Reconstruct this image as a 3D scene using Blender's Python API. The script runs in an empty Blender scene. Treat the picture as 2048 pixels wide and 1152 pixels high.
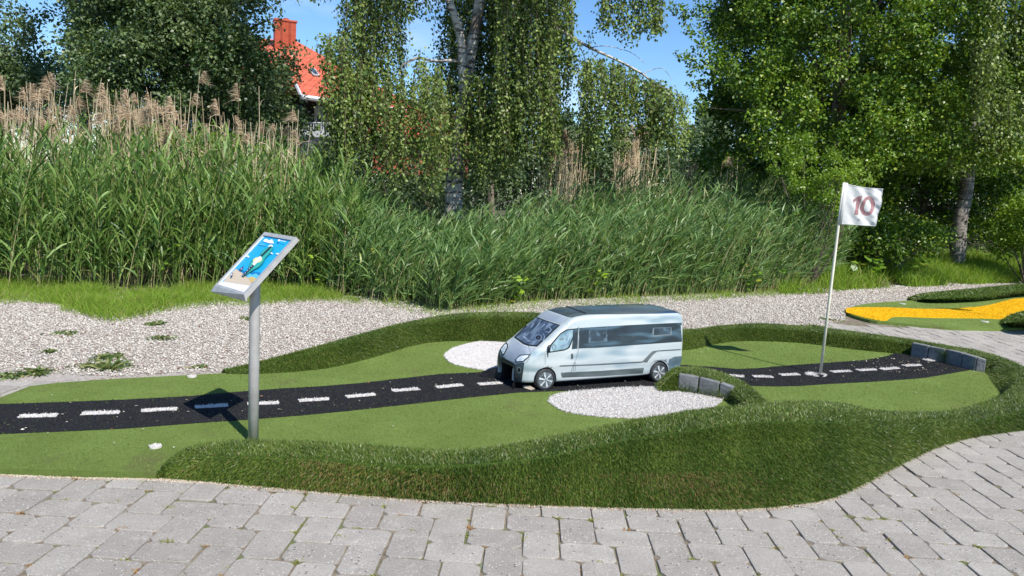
import bpy, bmesh, math, random
import numpy as np
from mathutils import Vector, Matrix
from mathutils.geometry import tessellate_polygon
rng = np.random.default_rng(7)
random.seed(7)
SC = bpy.context.scene
COL = SC.collection

# ------------------------------------------------------------------ camera
F = 1500.0; PT = math.radians(7.3); RL = math.radians(3.17); CH = 1.30      # focal length in photo pixels, pitch, roll, height
_r0 = np.array([1., 0, 0]); _u0 = np.array([0, math.sin(PT), math.cos(PT)])
FW = np.array([0, math.cos(PT), -math.sin(PT)])
RT = math.cos(RL) * _r0 + math.sin(RL) * _u0
UP = math.cos(RL) * _u0 - math.sin(RL) * _r0
CP = np.array([0, 0, CH])
cam = bpy.data.cameras.new('camera'); camo = bpy.data.objects.new('camera', cam); COL.objects.link(camo)
cam.sensor_width = 36; cam.lens = 36 * F / 2048; cam.clip_start = .05; cam.clip_end = 1500
camo.matrix_world = Matrix([[RT[0], UP[0], -FW[0], 0], [RT[1], UP[1], -FW[1], 0], [RT[2], UP[2], -FW[2], CH], [0, 0, 0, 1]])
SC.camera = camo

# ------------------------------------------------------------------ world, sun, exposure
SUN_EL = math.radians(50); SUN_AZ = (0.59, -0.81)
W = bpy.data.worlds.new('World'); SC.world = W; W.use_nodes = True
wn = W.node_tree.nodes; wl = W.node_tree.links; wn.clear()
sky = wn.new('ShaderNodeTexSky'); sky.sky_type = 'NISHITA'; sky.sun_disc = False
sky.sun_elevation = SUN_EL; sky.sun_rotation = math.atan2(SUN_AZ[0], SUN_AZ[1]); sky.altitude = 0; sky.air_density = 1.0; sky.dust_density = .1; sky.ozone_density = 2.5
bgn = wn.new('ShaderNodeBackground'); bgn.inputs[1].default_value = .115
wo = wn.new('ShaderNodeOutputWorld')
tcw = wn.new('ShaderNodeTexCoord'); mpw = wn.new('ShaderNodeMapping'); mpw.inputs['Scale'].default_value = (1, 1, 3.5)
nzw = wn.new('ShaderNodeTexNoise'); nzw.inputs['Scale'].default_value = 3.2; nzw.inputs['Detail'].default_value = 6
mrw = wn.new('ShaderNodeMapRange'); mrw.inputs[1].default_value = .56; mrw.inputs[2].default_value = .85; mrw.inputs[4].default_value = .55
mxw = wn.new('ShaderNodeMix'); mxw.data_type = 'RGBA'; mxw.inputs[7].default_value = (7, 7.6, 8.2, 1)
wl.new(tcw.outputs['Generated'], mpw.inputs[0]); wl.new(mpw.outputs[0], nzw.inputs['Vector']); wl.new(nzw.outputs[0], mrw.inputs[0])
hsw = wn.new('ShaderNodeHueSaturation'); hsw.inputs['Saturation'].default_value = 1.12
mus = wn.new('ShaderNodeMix'); mus.data_type = 'RGBA'; mus.blend_type = 'MULTIPLY'; mus.inputs[0].default_value = 1; mus.inputs[7].default_value = (.86, .95, 1.06, 1)
wl.new(sky.outputs[0], mus.inputs[6]); wl.new(mus.outputs[2], hsw.inputs['Color'])
wl.new(mrw.outputs[0], mxw.inputs[0]); wl.new(hsw.outputs[0], mxw.inputs[6]); wl.new(mxw.outputs[2], bgn.inputs[0]); wl.new(bgn.outputs[0], wo.inputs[0])
sd = bpy.data.lights.new('sun', 'SUN'); sd.energy = 5.0; sd.angle = math.radians(.5); sd.color = (1, .945, .85)
so = bpy.data.objects.new('sun', sd); COL.objects.link(so)
_s = Vector((SUN_AZ[0] * math.cos(SUN_EL), SUN_AZ[1] * math.cos(SUN_EL), math.sin(SUN_EL)))
so.rotation_euler = _s.to_track_quat('Z', 'Y').to_euler(); so.location = (3, -4, 8)
SC.view_settings.view_transform = 'Standard'; SC.view_settings.look = 'None'; SC.view_settings.gamma = 1
SC.view_settings.exposure = .52; SC.view_settings.use_curve_mapping = False

# ------------------------------------------------------------------ measuring helpers: photo pixel -> place in the world
def ray(u, v): return FW * F + RT * (u - 1024) - UP * (v - 576)
def G(u, v, z=0.0):
    d = ray(u, v); return CP + d * ((z - CH) / d[2])
def D(u, v, Y):
    d = ray(u, v); return CP + d * (Y / d[1])
def nrm(a): return a / np.maximum(np.linalg.norm(a, axis=-1, keepdims=True), 1e-9)
def sm(t): t = np.clip(t, 0, 1); return t * t * (3 - 2 * t)
def fnoise(x, y, s, seed=0):
    r = np.random.default_rng(seed); o = 0
    for k in range(6):
        a = r.uniform(0, 6.28); f = s * r.uniform(.6, 1.7); o = o + np.sin(f * (x * math.cos(a) + y * math.sin(a)) + r.uniform(0, 6.28))
    return o / 6
def terrain(x, y):
    ye = 11.4 + .67 * (x - 4.3)
    return np.clip((y - ye) * .22, 0, .8) * sm((x - 3.2) / 2) - .03

# ------------------------------------------------------------------ object helpers
def tag(o, label=None, cat=None, group=None, kind=None):
    if label: o['label'] = label
    if cat: o['category'] = cat
    if group: o['group'] = group
    if kind: o['kind'] = kind
    return o
def empty(name, loc, rz=0):
    o = bpy.data.objects.new(name, None); COL.objects.link(o); o.location = loc; o.rotation_euler = (0, 0, rz); o.empty_display_size = .1
    return o
def woff(p):
    v = np.zeros(3)
    while p is not None: v += np.array(p.location); p = p.parent
    return v
def mk(name, V, Fa, mat, parent=None, tint=None, smooth=False, local=False):
    V = np.asarray(V, dtype=np.float64).reshape(-1, 3)
    if parent is not None and not local: V = V - woff(parent)
    me = bpy.data.meshes.new(name)
    if isinstance(Fa, np.ndarray):
        M, k = Fa.shape
        me.vertices.add(len(V)); me.vertices.foreach_set('co', V.astype(np.float32).ravel())
        me.loops.add(M * k); me.loops.foreach_set('vertex_index', Fa.astype(np.int32).ravel())
        me.polygons.add(M); me.polygons.foreach_set('loop_start', np.arange(0, M * k, k, dtype=np.int32))
        me.update(calc_edges=True)
    else:
        me.from_pydata([tuple(v) for v in V], [], [tuple(int(i) for i in f) for f in Fa]); me.update()
    if smooth: me.polygons.foreach_set('use_smooth', np.ones(len(me.polygons), dtype=bool))
    if tint is not None:
        a = me.color_attributes.new('tint', 'FLOAT_COLOR', 'POINT')
        t = np.zeros((len(V), 4), np.float32); t[:, :tint.shape[1]] = tint; t[:, 3] = 1
        a.data.foreach_set('color', t.ravel())
    me.materials.append(mat)
    o = bpy.data.objects.new(name, me); COL.objects.link(o)
    if parent is not None: o.parent = parent
    return o
class Acc:
    """collects several shapes (with optional tint) into one mesh"""
    def __init__(s): s.V = []; s.F = []; s.T = []; s.n = 0
    def add(s, V, Fa, T=None):
        V = np.asarray(V, float).reshape(-1, 3); s.V.append(V)
        s.F += [tuple(int(i) + s.n for i in f) for f in Fa]; s.n += len(V)
        s.T.append(np.zeros((len(V), 3)) if T is None else np.broadcast_to(T, (len(V), 3)))
    def box(s, c, size, rz=0, M=None):
        sx, sy, sz = [k / 2 for k in size]
        v = np.array([(x, y, z) for x in (-sx, sx) for y in (-sy, sy) for z in (-sz, sz)])
        if rz: v = v @ np.array([[math.cos(rz), math.sin(rz), 0], [-math.sin(rz), math.cos(rz), 0], [0, 0, 1]])
        if M is not None: v = v @ M
        s.add(v + np.array(c), [(0, 1, 3, 2), (4, 6, 7, 5), (0, 4, 5, 1), (2, 3, 7, 6), (0, 2, 6, 4), (1, 5, 7, 3)])
    def tube(s, pts, rad, n=8, T=None, cap=True):
        pts = np.asarray(pts, float); m = len(pts); rad = np.broadcast_to(rad, (m,))
        tg = np.gradient(pts, axis=0); tg = nrm(tg); ref = np.array([0, 0, 1.]) if abs(tg[0][2]) < .9 else np.array([1., 0, 0])
        V = []
        for i in range(m):
            a = nrm(np.cross(tg[i], ref)); b = np.cross(tg[i], a)
            for k in range(n):
                t = 2 * math.pi * k / n; V.append(pts[i] + rad[i] * (a * math.cos(t) + b * math.sin(t)))
        Fa = [(i * n + k, i * n + (k + 1) % n, (i + 1) * n + (k + 1) % n, (i + 1) * n + k) for i in range(m - 1) for k in range(n)]
        if cap: Fa += [tuple(range(n))[::-1], tuple((m - 1) * n + k for k in range(n))]
        s.add(V, Fa, T)
    def build(s, name, mat, parent=None, smooth=False, local=False):
        return mk(name, np.concatenate(s.V), s.F, mat, parent, np.concatenate(s.T), smooth, local)
def catmull(P, n):
    P = np.asarray(P, float); m = len(P); out = []
    for i in range(m - 1):
        p0, p1, p2, p3 = P[max(i - 1, 0)], P[i], P[i + 1], P[min(i + 2, m - 1)]
        for k in range(n):
            t = k / n
            out.append(.5 * (2 * p1 + (p2 - p0) * t + (2 * p0 - 5 * p1 + 4 * p2 - p3) * t * t + (3 * p1 - p0 - 3 * p2 + p3) * t ** 3))
    out.append(P[-1]); return np.array(out)
def tess(P):
    """triangles of a simple polygon given as (n,3)"""
    return [tuple(t) for t in tessellate_polygon([[Vector((p[0], p[1], 0)) for p in P]])]
def slab(acc, P, z0, z1, T=None):
    """flat sheet with its own edge"""
    P = np.asarray(P, float)[:, :2]; n = len(P)
    a = np.c_[P, np.full(n, z1)]; b = np.c_[P, np.full(n, z0)]
    tr = []
    for t in tess(a):
        q = a[list(t)]; c = np.cross(q[1] - q[0], q[2] - q[0])[2]
        tr.append(t if c > 0 else t[::-1])
    acc.add(np.r_[a, b], tr + [(i, (i + 1) % n, n + (i + 1) % n, n + i) for i in range(n)], T)
def inpoly(x, y, P):
    c = np.zeros(x.shape, bool); n = len(P); j = n - 1
    for i in range(n):
        xi, yi, xj, yj = P[i][0], P[i][1], P[j][0], P[j][1]
        c ^= ((yi > y) != (yj > y)) & (x < (xj - xi) * (y - yi) / (yj - yi + 1e-12) + xi); j = i
    return c
def rot_verts(N):
    """N random rotation matrices"""
    q = nrm(rng.normal(size=(N, 4))); w, x, y, z = q.T
    return np.stack([1 - 2 * (y * y + z * z), 2 * (x * y - z * w), 2 * (x * z + y * w), 2 * (x * y + z * w), 1 - 2 * (x * x + z * z), 2 * (y * z - x * w),
                     2 * (x * z - y * w), 2 * (y * z + x * w), 1 - 2 * (x * x + y * y)], 1).reshape(N, 3, 3)
def strips(P, Dr, L, Wd, bend, n=3, prof=None, side=None):
    """curved blades: returns verts (N*(n+1)*2,3), quads"""
    N = len(P); t = np.linspace(0, 1, n + 1)[None, :, None]
    L = np.broadcast_to(L, (N,)); Wd = np.broadcast_to(Wd, (N,))
    Cc = P[:, None] + Dr[:, None] * L[:, None, None] * t + bend[:, None] * L[:, None, None] * t ** 2
    if side is None: side = nrm(np.cross(Dr, rng.normal(size=(N, 3))))
    if prof is None: prof = [.7, 1, .7, .04] if n == 3 else list(np.interp(np.linspace(0, 1, n + 1), [0, .4, .8, 1], [.6, 1, .6, .04]))
    w = (np.array(prof)[None, :, None] * Wd[:, None, None] / 2)
    V = np.stack([Cc - side[:, None] * w, Cc + side[:, None] * w], 2).reshape(-1, 3)
    b = (np.arange(N) * (n + 1) * 2)[:, None] + (np.arange(n) * 2)[None]
    Fa = np.stack([b, b + 1, b + 3, b + 2], -1).reshape(-1, 4)
    return V, Fa
def kites(P, A, Nn, s, wr=.7, fold=.12):
    S = nrm(np.cross(A, Nn)); s = np.broadcast_to(s, (len(P),))[:, None]
    V = np.stack([P, P + A * .38 * s + S * wr * .5 * s + Nn * fold * s, P + A * s, P + A * .38 * s - S * wr * .5 * s + Nn * fold * s], 1).reshape(-1, 3)
    return V, np.arange(len(P) * 4).reshape(-1, 4)
def tints(N, k, bright=None, hue=None):
    """per-leaf tint repeated over its k verts: r = light/dark kind of leaf, g = odd colour"""
    b = rng.uniform(0, 1, N) if bright is None else bright
    h = rng.uniform(0, 1, N) if hue is None else hue
    return np.repeat(np.stack([b, h, rng.uniform(0, 1, N)], 1), k, axis=0)

# ------------------------------------------------------------------ materials
def newmat(name):
    m = bpy.data.materials.new(name); m.use_nodes = True; nt = m.node_tree; b = nt.nodes['Principled BSDF']
    return m, nt, b
def rgb(c): return (c[0], c[1], c[2], 1)
def noise(nt, scale, detail=4, rough=.55, coord='Object', dist=0, stretch=None):
    tc = nt.nodes.new('ShaderNodeTexCoord'); n = nt.nodes.new('ShaderNodeTexNoise')
    n.inputs['Scale'].default_value = scale; n.inputs['Detail'].default_value = detail; n.inputs['Roughness'].default_value = rough; n.inputs['Distortion'].default_value = dist
    if stretch:
        mp = nt.nodes.new('ShaderNodeMapping'); mp.inputs['Scale'].default_value = stretch
        nt.links.new(tc.outputs[coord], mp.inputs[0]); nt.links.new(mp.outputs[0], n.inputs['Vector'])
    else: nt.links.new(tc.outputs[coord], n.inputs['Vector'])
    return n.outputs[0]
def mrange(nt, src, a, b, c=0, d=1):
    n = nt.nodes.new('ShaderNodeMapRange'); nt.links.new(src, n.inputs[0])
    for i, v in enumerate((a, b, c, d)): n.inputs[i + 1].default_value = v
    return n.outputs[0]
def mix(nt, fac, a, b, mode='MIX'):
    n = nt.nodes.new('ShaderNodeMix'); n.data_type = 'RGBA'; n.blend_type = mode
    if isinstance(fac, (int, float)): n.inputs[0].default_value = fac
    else: nt.links.new(fac, n.inputs[0])
    for i, c in ((6, a), (7, b)):
        if isinstance(c, (tuple, list)): n.inputs[i].default_value = rgb(c)
        else: nt.links.new(c, n.inputs[i])
    return n.outputs[2]
def bump(nt, b, src, strength, dist):
    n = nt.nodes.new('ShaderNodeBump'); n.inputs['Strength'].default_value = strength; n.inputs['Distance'].default_value = dist
    nt.links.new(src, n.inputs['Height']); nt.links.new(n.outputs[0], b.inputs['Normal']); return n
def plain(name, col, rough=.6, metal=0, var=None, vscale=6, spec=.5, bmp=None, coat=0):
    m, nt, b = newmat(name)
    b.inputs['Roughness'].default_value = rough; b.inputs['Metallic'].default_value = metal; b.inputs['Specular IOR Level'].default_value = spec
    b.inputs['Coat Weight'].default_value = coat
    var = var or tuple(k * .8 for k in col)
    nt.links.new(mix(nt, mrange(nt, noise(nt, vscale), .35, .65), col, var), b.inputs['Base Color'])
    if bmp: bump(nt, b, noise(nt, bmp[0], 3), bmp[1], bmp[2])
    return m
def foliage(name, dark, light, odd, oddth=.85, rough=.45, trans=.3, spec=.4, tcol=None):
    m, nt, b = newmat(name)
    at = nt.nodes.new('ShaderNodeAttribute'); at.attribute_name = 'tint'
    sp = nt.nodes.new('ShaderNodeSeparateColor'); nt.links.new(at.outputs['Color'], sp.inputs[0])
    c = mix(nt, sp.outputs[0], dark, light)
    c = mix(nt, mrange(nt, sp.outputs[1], oddth, oddth + .08), c, odd)
    nt.links.new(c, b.inputs['Base Color']); b.inputs['Roughness'].default_value = rough; b.inputs['Specular IOR Level'].default_value = spec
    if trans:
        tr = nt.nodes.new('ShaderNodeBsdfTranslucent'); c2 = mix(nt, 1.0, c, tcol or (1.5, 1.6, .5), 'MULTIPLY'); nt.links.new(c2, tr.inputs['Color'])
        ms = nt.nodes.new('ShaderNodeMixShader'); ms.inputs[0].default_value = trans
        out = nt.nodes['Material Output']; nt.links.new(b.outputs[0], ms.inputs[1]); nt.links.new(tr.outputs[0], ms.inputs[2]); nt.links.new(ms.outputs[0], out.inputs[0])
    return m
def tinted(name, a, c, odd, rough=.8, spec=.3, oddth=.85, bmp=None):
    return foliage(name, a, c, odd, oddth, rough, 0, spec)

def paver_material():
    m, nt, b = newmat('concrete_paver')
    at = nt.nodes.new('ShaderNodeAttribute'); at.attribute_name = 'tint'
    sp = nt.nodes.new('ShaderNodeSeparateColor'); nt.links.new(at.outputs['Color'], sp.inputs[0])
    c = mix(nt, sp.outputs[0], (.29, .268, .238), (.41, .385, .348))
    c = mix(nt, mrange(nt, sp.outputs[1], .7, 1.0, 0, .6), c, (.345, .30, .285))
    c = mix(nt, mrange(nt, noise(nt, 7, 5), .4, .7, 0, .55), c, (.23, .21, .19))
    c = mix(nt, mrange(nt, noise(nt, 16, 5, .7), .55, .72, 0, .6), c, (.52, .49, .45))
    c = mix(nt, mrange(nt, noise(nt, 130, 5, .8), .44, .62, 0, .6), c, (.22, .205, .185))
    c = mix(nt, mrange(nt, noise(nt, 210, 4, .8), .54, .66, 0, .75), c, (.60, .575, .54))
    c = mix(nt, mrange(nt, noise(nt, 1.3, 5, .6), .5, .7, 0, .35), c, (.26, .24, .21))
    # light and dark stones in the concrete
    for sc_, th, colr in ((85, .21, (.56, .53, .48)), (46, .15, (.09, .085, .09)), (150, .17, (.22, .2, .19))):
        tc = nt.nodes.new('ShaderNodeTexCoord'); vo = nt.nodes.new('ShaderNodeTexVoronoi'); vo.inputs['Scale'].default_value = sc_
        nt.links.new(tc.outputs['Object'], vo.inputs['Vector'])
        s2 = nt.nodes.new('ShaderNodeSeparateColor'); nt.links.new(vo.outputs['Color'], s2.inputs[0])
        mu = nt.nodes.new('ShaderNodeMath'); mu.operation = 'MULTIPLY'
        nt.links.new(mrange(nt, vo.outputs['Distance'], th * 1.4, th * 1.1), mu.inputs[0])
        pm_ = nt.nodes.new('ShaderNodeMath'); pm_.operation = 'MULTIPLY'; nt.links.new(mrange(nt, s2.outputs[0], .68, .74), pm_.inputs[0])
        nt.links.new(mrange(nt, sp.outputs[2], 0, .8, .25, 1), pm_.inputs[1]); nt.links.new(pm_.outputs[0], mu.inputs[1])
        c = mix(nt, mu.outputs[0], c, colr)
    nt.links.new(c, b.inputs['Base Color']); b.inputs['Roughness'].default_value = .85; b.inputs['Specular IOR Level'].default_value = .25
    bump(nt, b, noise(nt, 90, 6, .8), 1.0, .006)
    return m
M = {}
M['paver'] = paver_material()
def joint_material():
    m, nt, b = newmat('joint_sand')
    c = mix(nt, mrange(nt, noise(nt, 40, 4), .4, .6), (.20, .165, .12), (.12, .095, .07))
    c = mix(nt, mrange(nt, noise(nt, 5, 4), .5, .62), c, (.10, .12, .04))
    c = mix(nt, mrange(nt, noise(nt, 3.1, 4), .56, .66), c, (.30, .29, .27))
    nt.links.new(c, b.inputs['Base Color']); b.inputs['Roughness'].default_value = 1
    bump(nt, b, noise(nt, 150, 4), .8, .004); return m
M['joint'] = joint_material()
M['soil'] = plain('dry_soil', (.10, .085, .055), 1, 0, (.05, .07, .025), 3, bmp=(30, 1, .02))
M['gravelbed'] = plain('gravel_bed', (.30, .26, .23), .95, 0, (.42, .39, .36), 60, bmp=(80, 1, .015))
M['pebble'] = tinted('pebble', (.26, .225, .195), (.61, .575, .52), (.20, .11, .08), .75, .3, .9)
def carpet(name, a, c2, brown=.6, sc=300):
    m, nt, b = newmat(name)
    c = mix(nt, mrange(nt, noise(nt, sc, 3, .7, stretch=(1, .6, 1)), .3, .7), a, c2)
    c = mix(nt, mrange(nt, noise(nt, 60, 4, .7), .45, .75, 0, .5), c, tuple(k * .6 for k in a))
    c = mix(nt, mrange(nt, noise(nt, 2.2, 6, .65), .42, .75, 0, .5), c, tuple(k * 1.25 for k in c2))
    c = mix(nt, mrange(nt, noise(nt, 1.7, 8, .75), .56, .72, 0, brown), c, (.12, .11, .05))
    nt.links.new(c, b.inputs['Base Color']); b.inputs['Roughness'].default_value = .9; b.inputs['Specular IOR Level'].default_value = .15
    bump(nt, b, noise(nt, sc, 4, .8), 1, .006); return m
M['green'] = carpet('putting_felt', (.10, .15, .03), (.165, .23, .06), .9)
M['asph'] = plain('black_turf', (.007, .008, .011), .9, 0, (.017, .017, .02), 350, spec=.3, bmp=(400, 1, .006))
M['yellow'] = carpet('yellow_felt', (.62, .35, .006), (.74, .43, .008), .12, 220)
M['bankbase'] = plain('turf_backing', (.022, .045, .008), 1, 0, (.04, .065, .012), 25, spec=.1)
M['turf'] = foliage('turf_blade', (.028, .066, .006), (.185, .25, .045), (.24, .16, .07), .93, .42, .2, .5)
M['blackblade'] = tinted('black_blade', (.006, .0065, .009), (.020, .021, .026), (.2, .19, .14), .7, .2, .985)
M['greenblade'] = foliage('green_blade', (.10, .15, .028), (.225, .30, .075), (.17, .15, .07), .93, .7, .2, .2)
M['whiteblade'] = tinted('white_blade', (.46, .445, .43), (.70, .69, .67), (.36, .22, .18), .7, .3, .90)
M['whitebase'] = plain('white_backing', (.46, .44, .43), .95, 0, (.56, .54, .53), 40)
M['block'] = plain('grey_concrete_block', (.20, .205, .21), .9, 0, (.13, .135, .14), 22, spec=.2, bmp=(60, .8, .006))
M['reed'] = foliage('reed_leaf', (.032, .088, .016), (.20, .31, .075), (.34, .34, .11), .94, .42, .25, .4)
M['reed2'] = foliage('reed_leaf_pale', (.038, .10, .026), (.19, .30, .095), (.34, .35, .11), .95, .42, .25, .4)
M['stem'] = foliage('reed_stem', (.10, .16, .035), (.22, .27, .07), (.40, .34, .18), .88, .5, .1, .3)
M['straw'] = foliage('dry_reed', (.42, .33, .20), (.66, .55, .38), (.22, .16, .10), .8, .6, .15, .3, (1, .9, .7))
M['plume'] = foliage('reed_plume', (.40, .30, .20), (.70, .57, .42), (.26, .17, .11), .9, .8, .25, .1, (1, .9, .7))
M['horse'] = foliage('short_grass', (.12, .21, .02), (.26, .38, .055), (.38, .30, .14), .90, .6, .35, .2)
M['broad'] = foliage('broad_leaf', (.08, .17, .02), (.19, .31, .04), (.32, .33, .05), .9, .4, .35, .4)
M['birchleaf'] = foliage('birch_leaf', (.032, .072, .012), (.225, .30, .07), (.38, .40, .11), .95, .45, .28, .35)
M['elmleaf'] = foliage('elm_leaf', (.028, .075, .007), (.165, .275, .026), (.34, .40, .05), .9, .42, .2, .4)
M['alderleaf'] = foliage('poplar_leaf', (.03, .07, .016), (.15, .21, .085), (.22, .26, .09), .92, .42, .22, .5)
M['farleaf'] = foliage('far_leaf', (.06, .10, .04), (.13, .19, .085), (.18, .23, .11), .95, .5, .25, .4)
M['bark'] = plain('brown_bark', (.10, .075, .055), .95, 0, (.20, .165, .13), 14, bmp=(20, 1, .03))
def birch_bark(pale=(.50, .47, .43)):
    m, nt, b = newmat('birch_bark')
    c = mix(nt, mrange(nt, noise(nt, 5, 5, .6, stretch=(1, 1, 5), dist=.4), .50, .60), pale, (.06, .05, .045))
    c = mix(nt, mrange(nt, noise(nt, 25, 4, stretch=(.5, .5, 3)), .5, .75, 0, .6), c, (.25, .21, .18))
    c = mix(nt, mrange(nt, noise(nt, 2.2, 4), .55, .65), c, (.12, .10, .085))
    nt.links.new(c, b.inputs['Base Color']); b.inputs['Roughness'].default_value = .75; bump(nt, b, noise(nt, 25, 4, stretch=(1, 1, 3)), .8, .02); return m
M['birchbark'] = birch_bark()
M['birchbark_shade'] = birch_bark((.26, .24, .22))  # same bark darkened in its colour to stand in for the crown's shade
M['twig'] = plain('twig', (.13, .08, .06), .8, 0, (.20, .14, .11), 9)
M['steel'] = plain('brushed_steel', (.46, .455, .44), .40, .25, (.38, .375, .37), 20, bmp=(120, .15, .002))
M['postpaint'] = plain('galvanised_post', (.42, .41, .395), .5, .2, (.32, .31, .30), 9)
M['dark'] = plain('matt_black_board', (.006, .006, .007), .5)
M['polewhite'] = plain('cream_pole', (.70, .67, .56), .45, 0, (.60, .57, .46), 8)
M['cloth'] = foliage('flag_cloth', (.72, .72, .72), (.78, .78, .78), (.7, .7, .7), 2, .8, .35, .2, (1, 1, 1))
M['ink'] = plain('faded_red_ink', (.24, .11, .12), .8, 0, (.33, .18, .19), 25)
M['inkgrey'] = plain('faded_grey_ink', (.45, .45, .5), .8)

# ================================================================== SETTING
def gxy(l, z=0.0): return np.array([G(u, v, z)[:2] for u, v in l])
# ---- ground sheet (terrain with the low bank on the right)
xs = np.r_[-400, -150, -60, np.arange(-20, 30.1, .5), 60, 150, 400]; ys = np.r_[-60, -10, np.arange(0, 32.1, .5), 60, 150, 600]
X, Y = np.meshgrid(xs, ys); Z = terrain(X, np.minimum(Y, 32)) - .02
nx, ny = len(xs), len(ys); idx = (np.arange(ny - 1)[:, None] * nx + np.arange(nx - 1)[None])
gr = mk('ground', np.stack([X, Y, Z], -1).reshape(-1, 3), np.stack([idx, idx + 1, idx + nx + 1, idx + nx], -1).reshape(-1, 4), M['soil'], smooth=True)
tag(gr, kind='structure', label='brown soil ground under the plants')

# ---- the berm of long turf round the hole, as stations traced on the place
FRONT = [  # outer foot, outer shoulder, inner shoulder, height of the shoulder
 ((310, 956), (318, 944), (330, 932), .035), ((352, 960), (362, 918), (378, 897), .06), ((410, 964), (430, 912), (440, 886), .085),
 ((500, 972), (510, 912), (515, 882), .10), ((650, 985), (655, 918), (655, 886), .12), ((800, 997), (800, 930), (800, 897), .13),
 ((930, 1005), (930, 932), (925, 903), .145), ((1080, 1011), (1075, 914), (1062, 882), .17), ((1220, 1016), (1215, 888), (1195, 856), .20),
 ((1350, 1019), (1345, 866), (1322, 833), .23), ((1470, 1020), (1465, 850), (1448, 815), .25), ((1570, 1013), (1580, 843), (1575, 806), .26),
 ((1660, 998), (1690, 848), (1680, 808), .24), ((1722, 970), (1770, 862), (1755, 822), .18), ((1790, 933), (1850, 862), (1845, 827), .13),
 ((1870, 895), (1920, 848), (1915, 820), .10), ((1960, 872), (2000, 833), (1978, 803), .095), ((2080, 852), (2075, 805), (2022, 780), .115)]
BACK = [  # inner foot, inner shoulder, outer shoulder
 ((1990, 768), (2034, 752), (2082, 765)), ((1974, 745), (2010, 729), (2056, 738)), ((1969, 744), (1977, 718), (1984, 710)), ((1893, 727), (1893, 700), (1898, 694)),
 ((1822, 710), (1825, 686), (1830, 681)), ((1800, 708), (1798, 683), (1800, 677)), ((1700, 698), (1700, 671), (1702, 664)), ((1600, 686), (1600, 660), (1602, 653)),
 ((1500, 682), (1500, 655), (1502, 649)), ((1440, 686), (1440, 659), (1442, 653)), ((1370, 700), (1370, 667), (1372, 660)), ((1250, 704), (1250, 660), (1252, 652)),
 ((1150, 698), (1150, 648), (1152, 640)), ((1070, 690), (1070, 636), (1072, 628)), ((985, 684), (985, 633), (987, 626)), ((900, 682), (900, 638), (902, 631)),
 ((830, 690), (830, 649), (832, 642)), ((740, 716), (740, 671), (742, 664)), ((660, 735), (660, 693), (660, 687)), ((580, 744), (580, 713), (580, 709)),
 ((505, 748), (500, 735), (500, 731)), ((455, 748), (452, 744), (450, 742))]
st = []
for ob, co, ci, z in FRONT:
    a, b, c = G(*ob, 0.0), G(*co, z), G(*ci, z); d = nrm((c - b) * [1, 1, 0]); st.append([a, b, c, np.r_[(c + d * .06)[:2], .02]])
for ib, ci, co in BACK:
    a = G(*ib, .03); away = nrm(np.array([a[0] * .35, 1.0, 0])) if ib[0] < 1965 else np.array([.93, .3, 0])
    off = .03 if 1810 < ib[0] < 1972 else .09
    if ib[0] < 470: off = .02
    c = D(*ci, (a + away * off)[1]); 
    if ib[0] >= 1965: c = G(*ci, .13)
    b = G(*co, c[2]); d = nrm((b - c) * [1, 1, 0]); st.append([np.r_[(b + d * .10)[:2], 0.0], b, c, a])
st = np.array(st)                                            # (S,4,3)
bank = np.stack([catmull(st[:, k], 6) for k in range(4)], 1)
def profile(bk, m=3):
    rows = []
    for s in bk:
        a, b, c, d = s
        mid = (b + c) / 2 + np.array([0, 0, .012])
        pts = [a, a * .62 + b * .38 + [0, 0, .012], a * .25 + b * .75 + [0, 0, .012], b, mid, c, c * .6 + d * .4, d]
        rows.append(pts)
    return np.array(rows)
def bank_mesh(bk):
    R = profile(bk); s, k, _ = R.shape
    R[:, 1:7, 2] += (fnoise(R[:, 1:7, 0], R[:, 1:7, 1], 9, 3) * .008)
    b = (np.arange(s - 1)[:, None] * k + np.arange(k - 1)[None])
    return R.reshape(-1, 3), np.stack([b, b + 1, b + k + 1, b + k], -1).reshape(-1, 4)
MOUND = [((1322, 786), (1318, 779), (1316, 772)), ((1352, 784), (1350, 748), (1345, 740)), ((1375, 787), (1376, 750), (1374, 737)), ((1397, 790), (1397, 752), (1400, 737)),
         ((1437, 798), (1437, 763), (1446, 747)), ((1462, 805), (1466, 776), (1484, 763)), ((1485, 825), (1490, 800), (1512, 785)), ((1510, 840), (1515, 825), (1536, 812))]
ms_ = []
for i, (ib, ci, co) in enumerate(MOUND):
    a = G(*ib, .03); c = D(*ci, (a + np.array([.0, .03, 0]))[1]); b = G(*co, c[2]); d = nrm((b - c) * [1, 1, 0])
    ms_.append([np.r_[(b + d * .07)[:2], .02], b, c, a])
mound = np.stack([catmull(np.array(ms_)[:, k], 5) for k in range(4)], 1)

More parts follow.
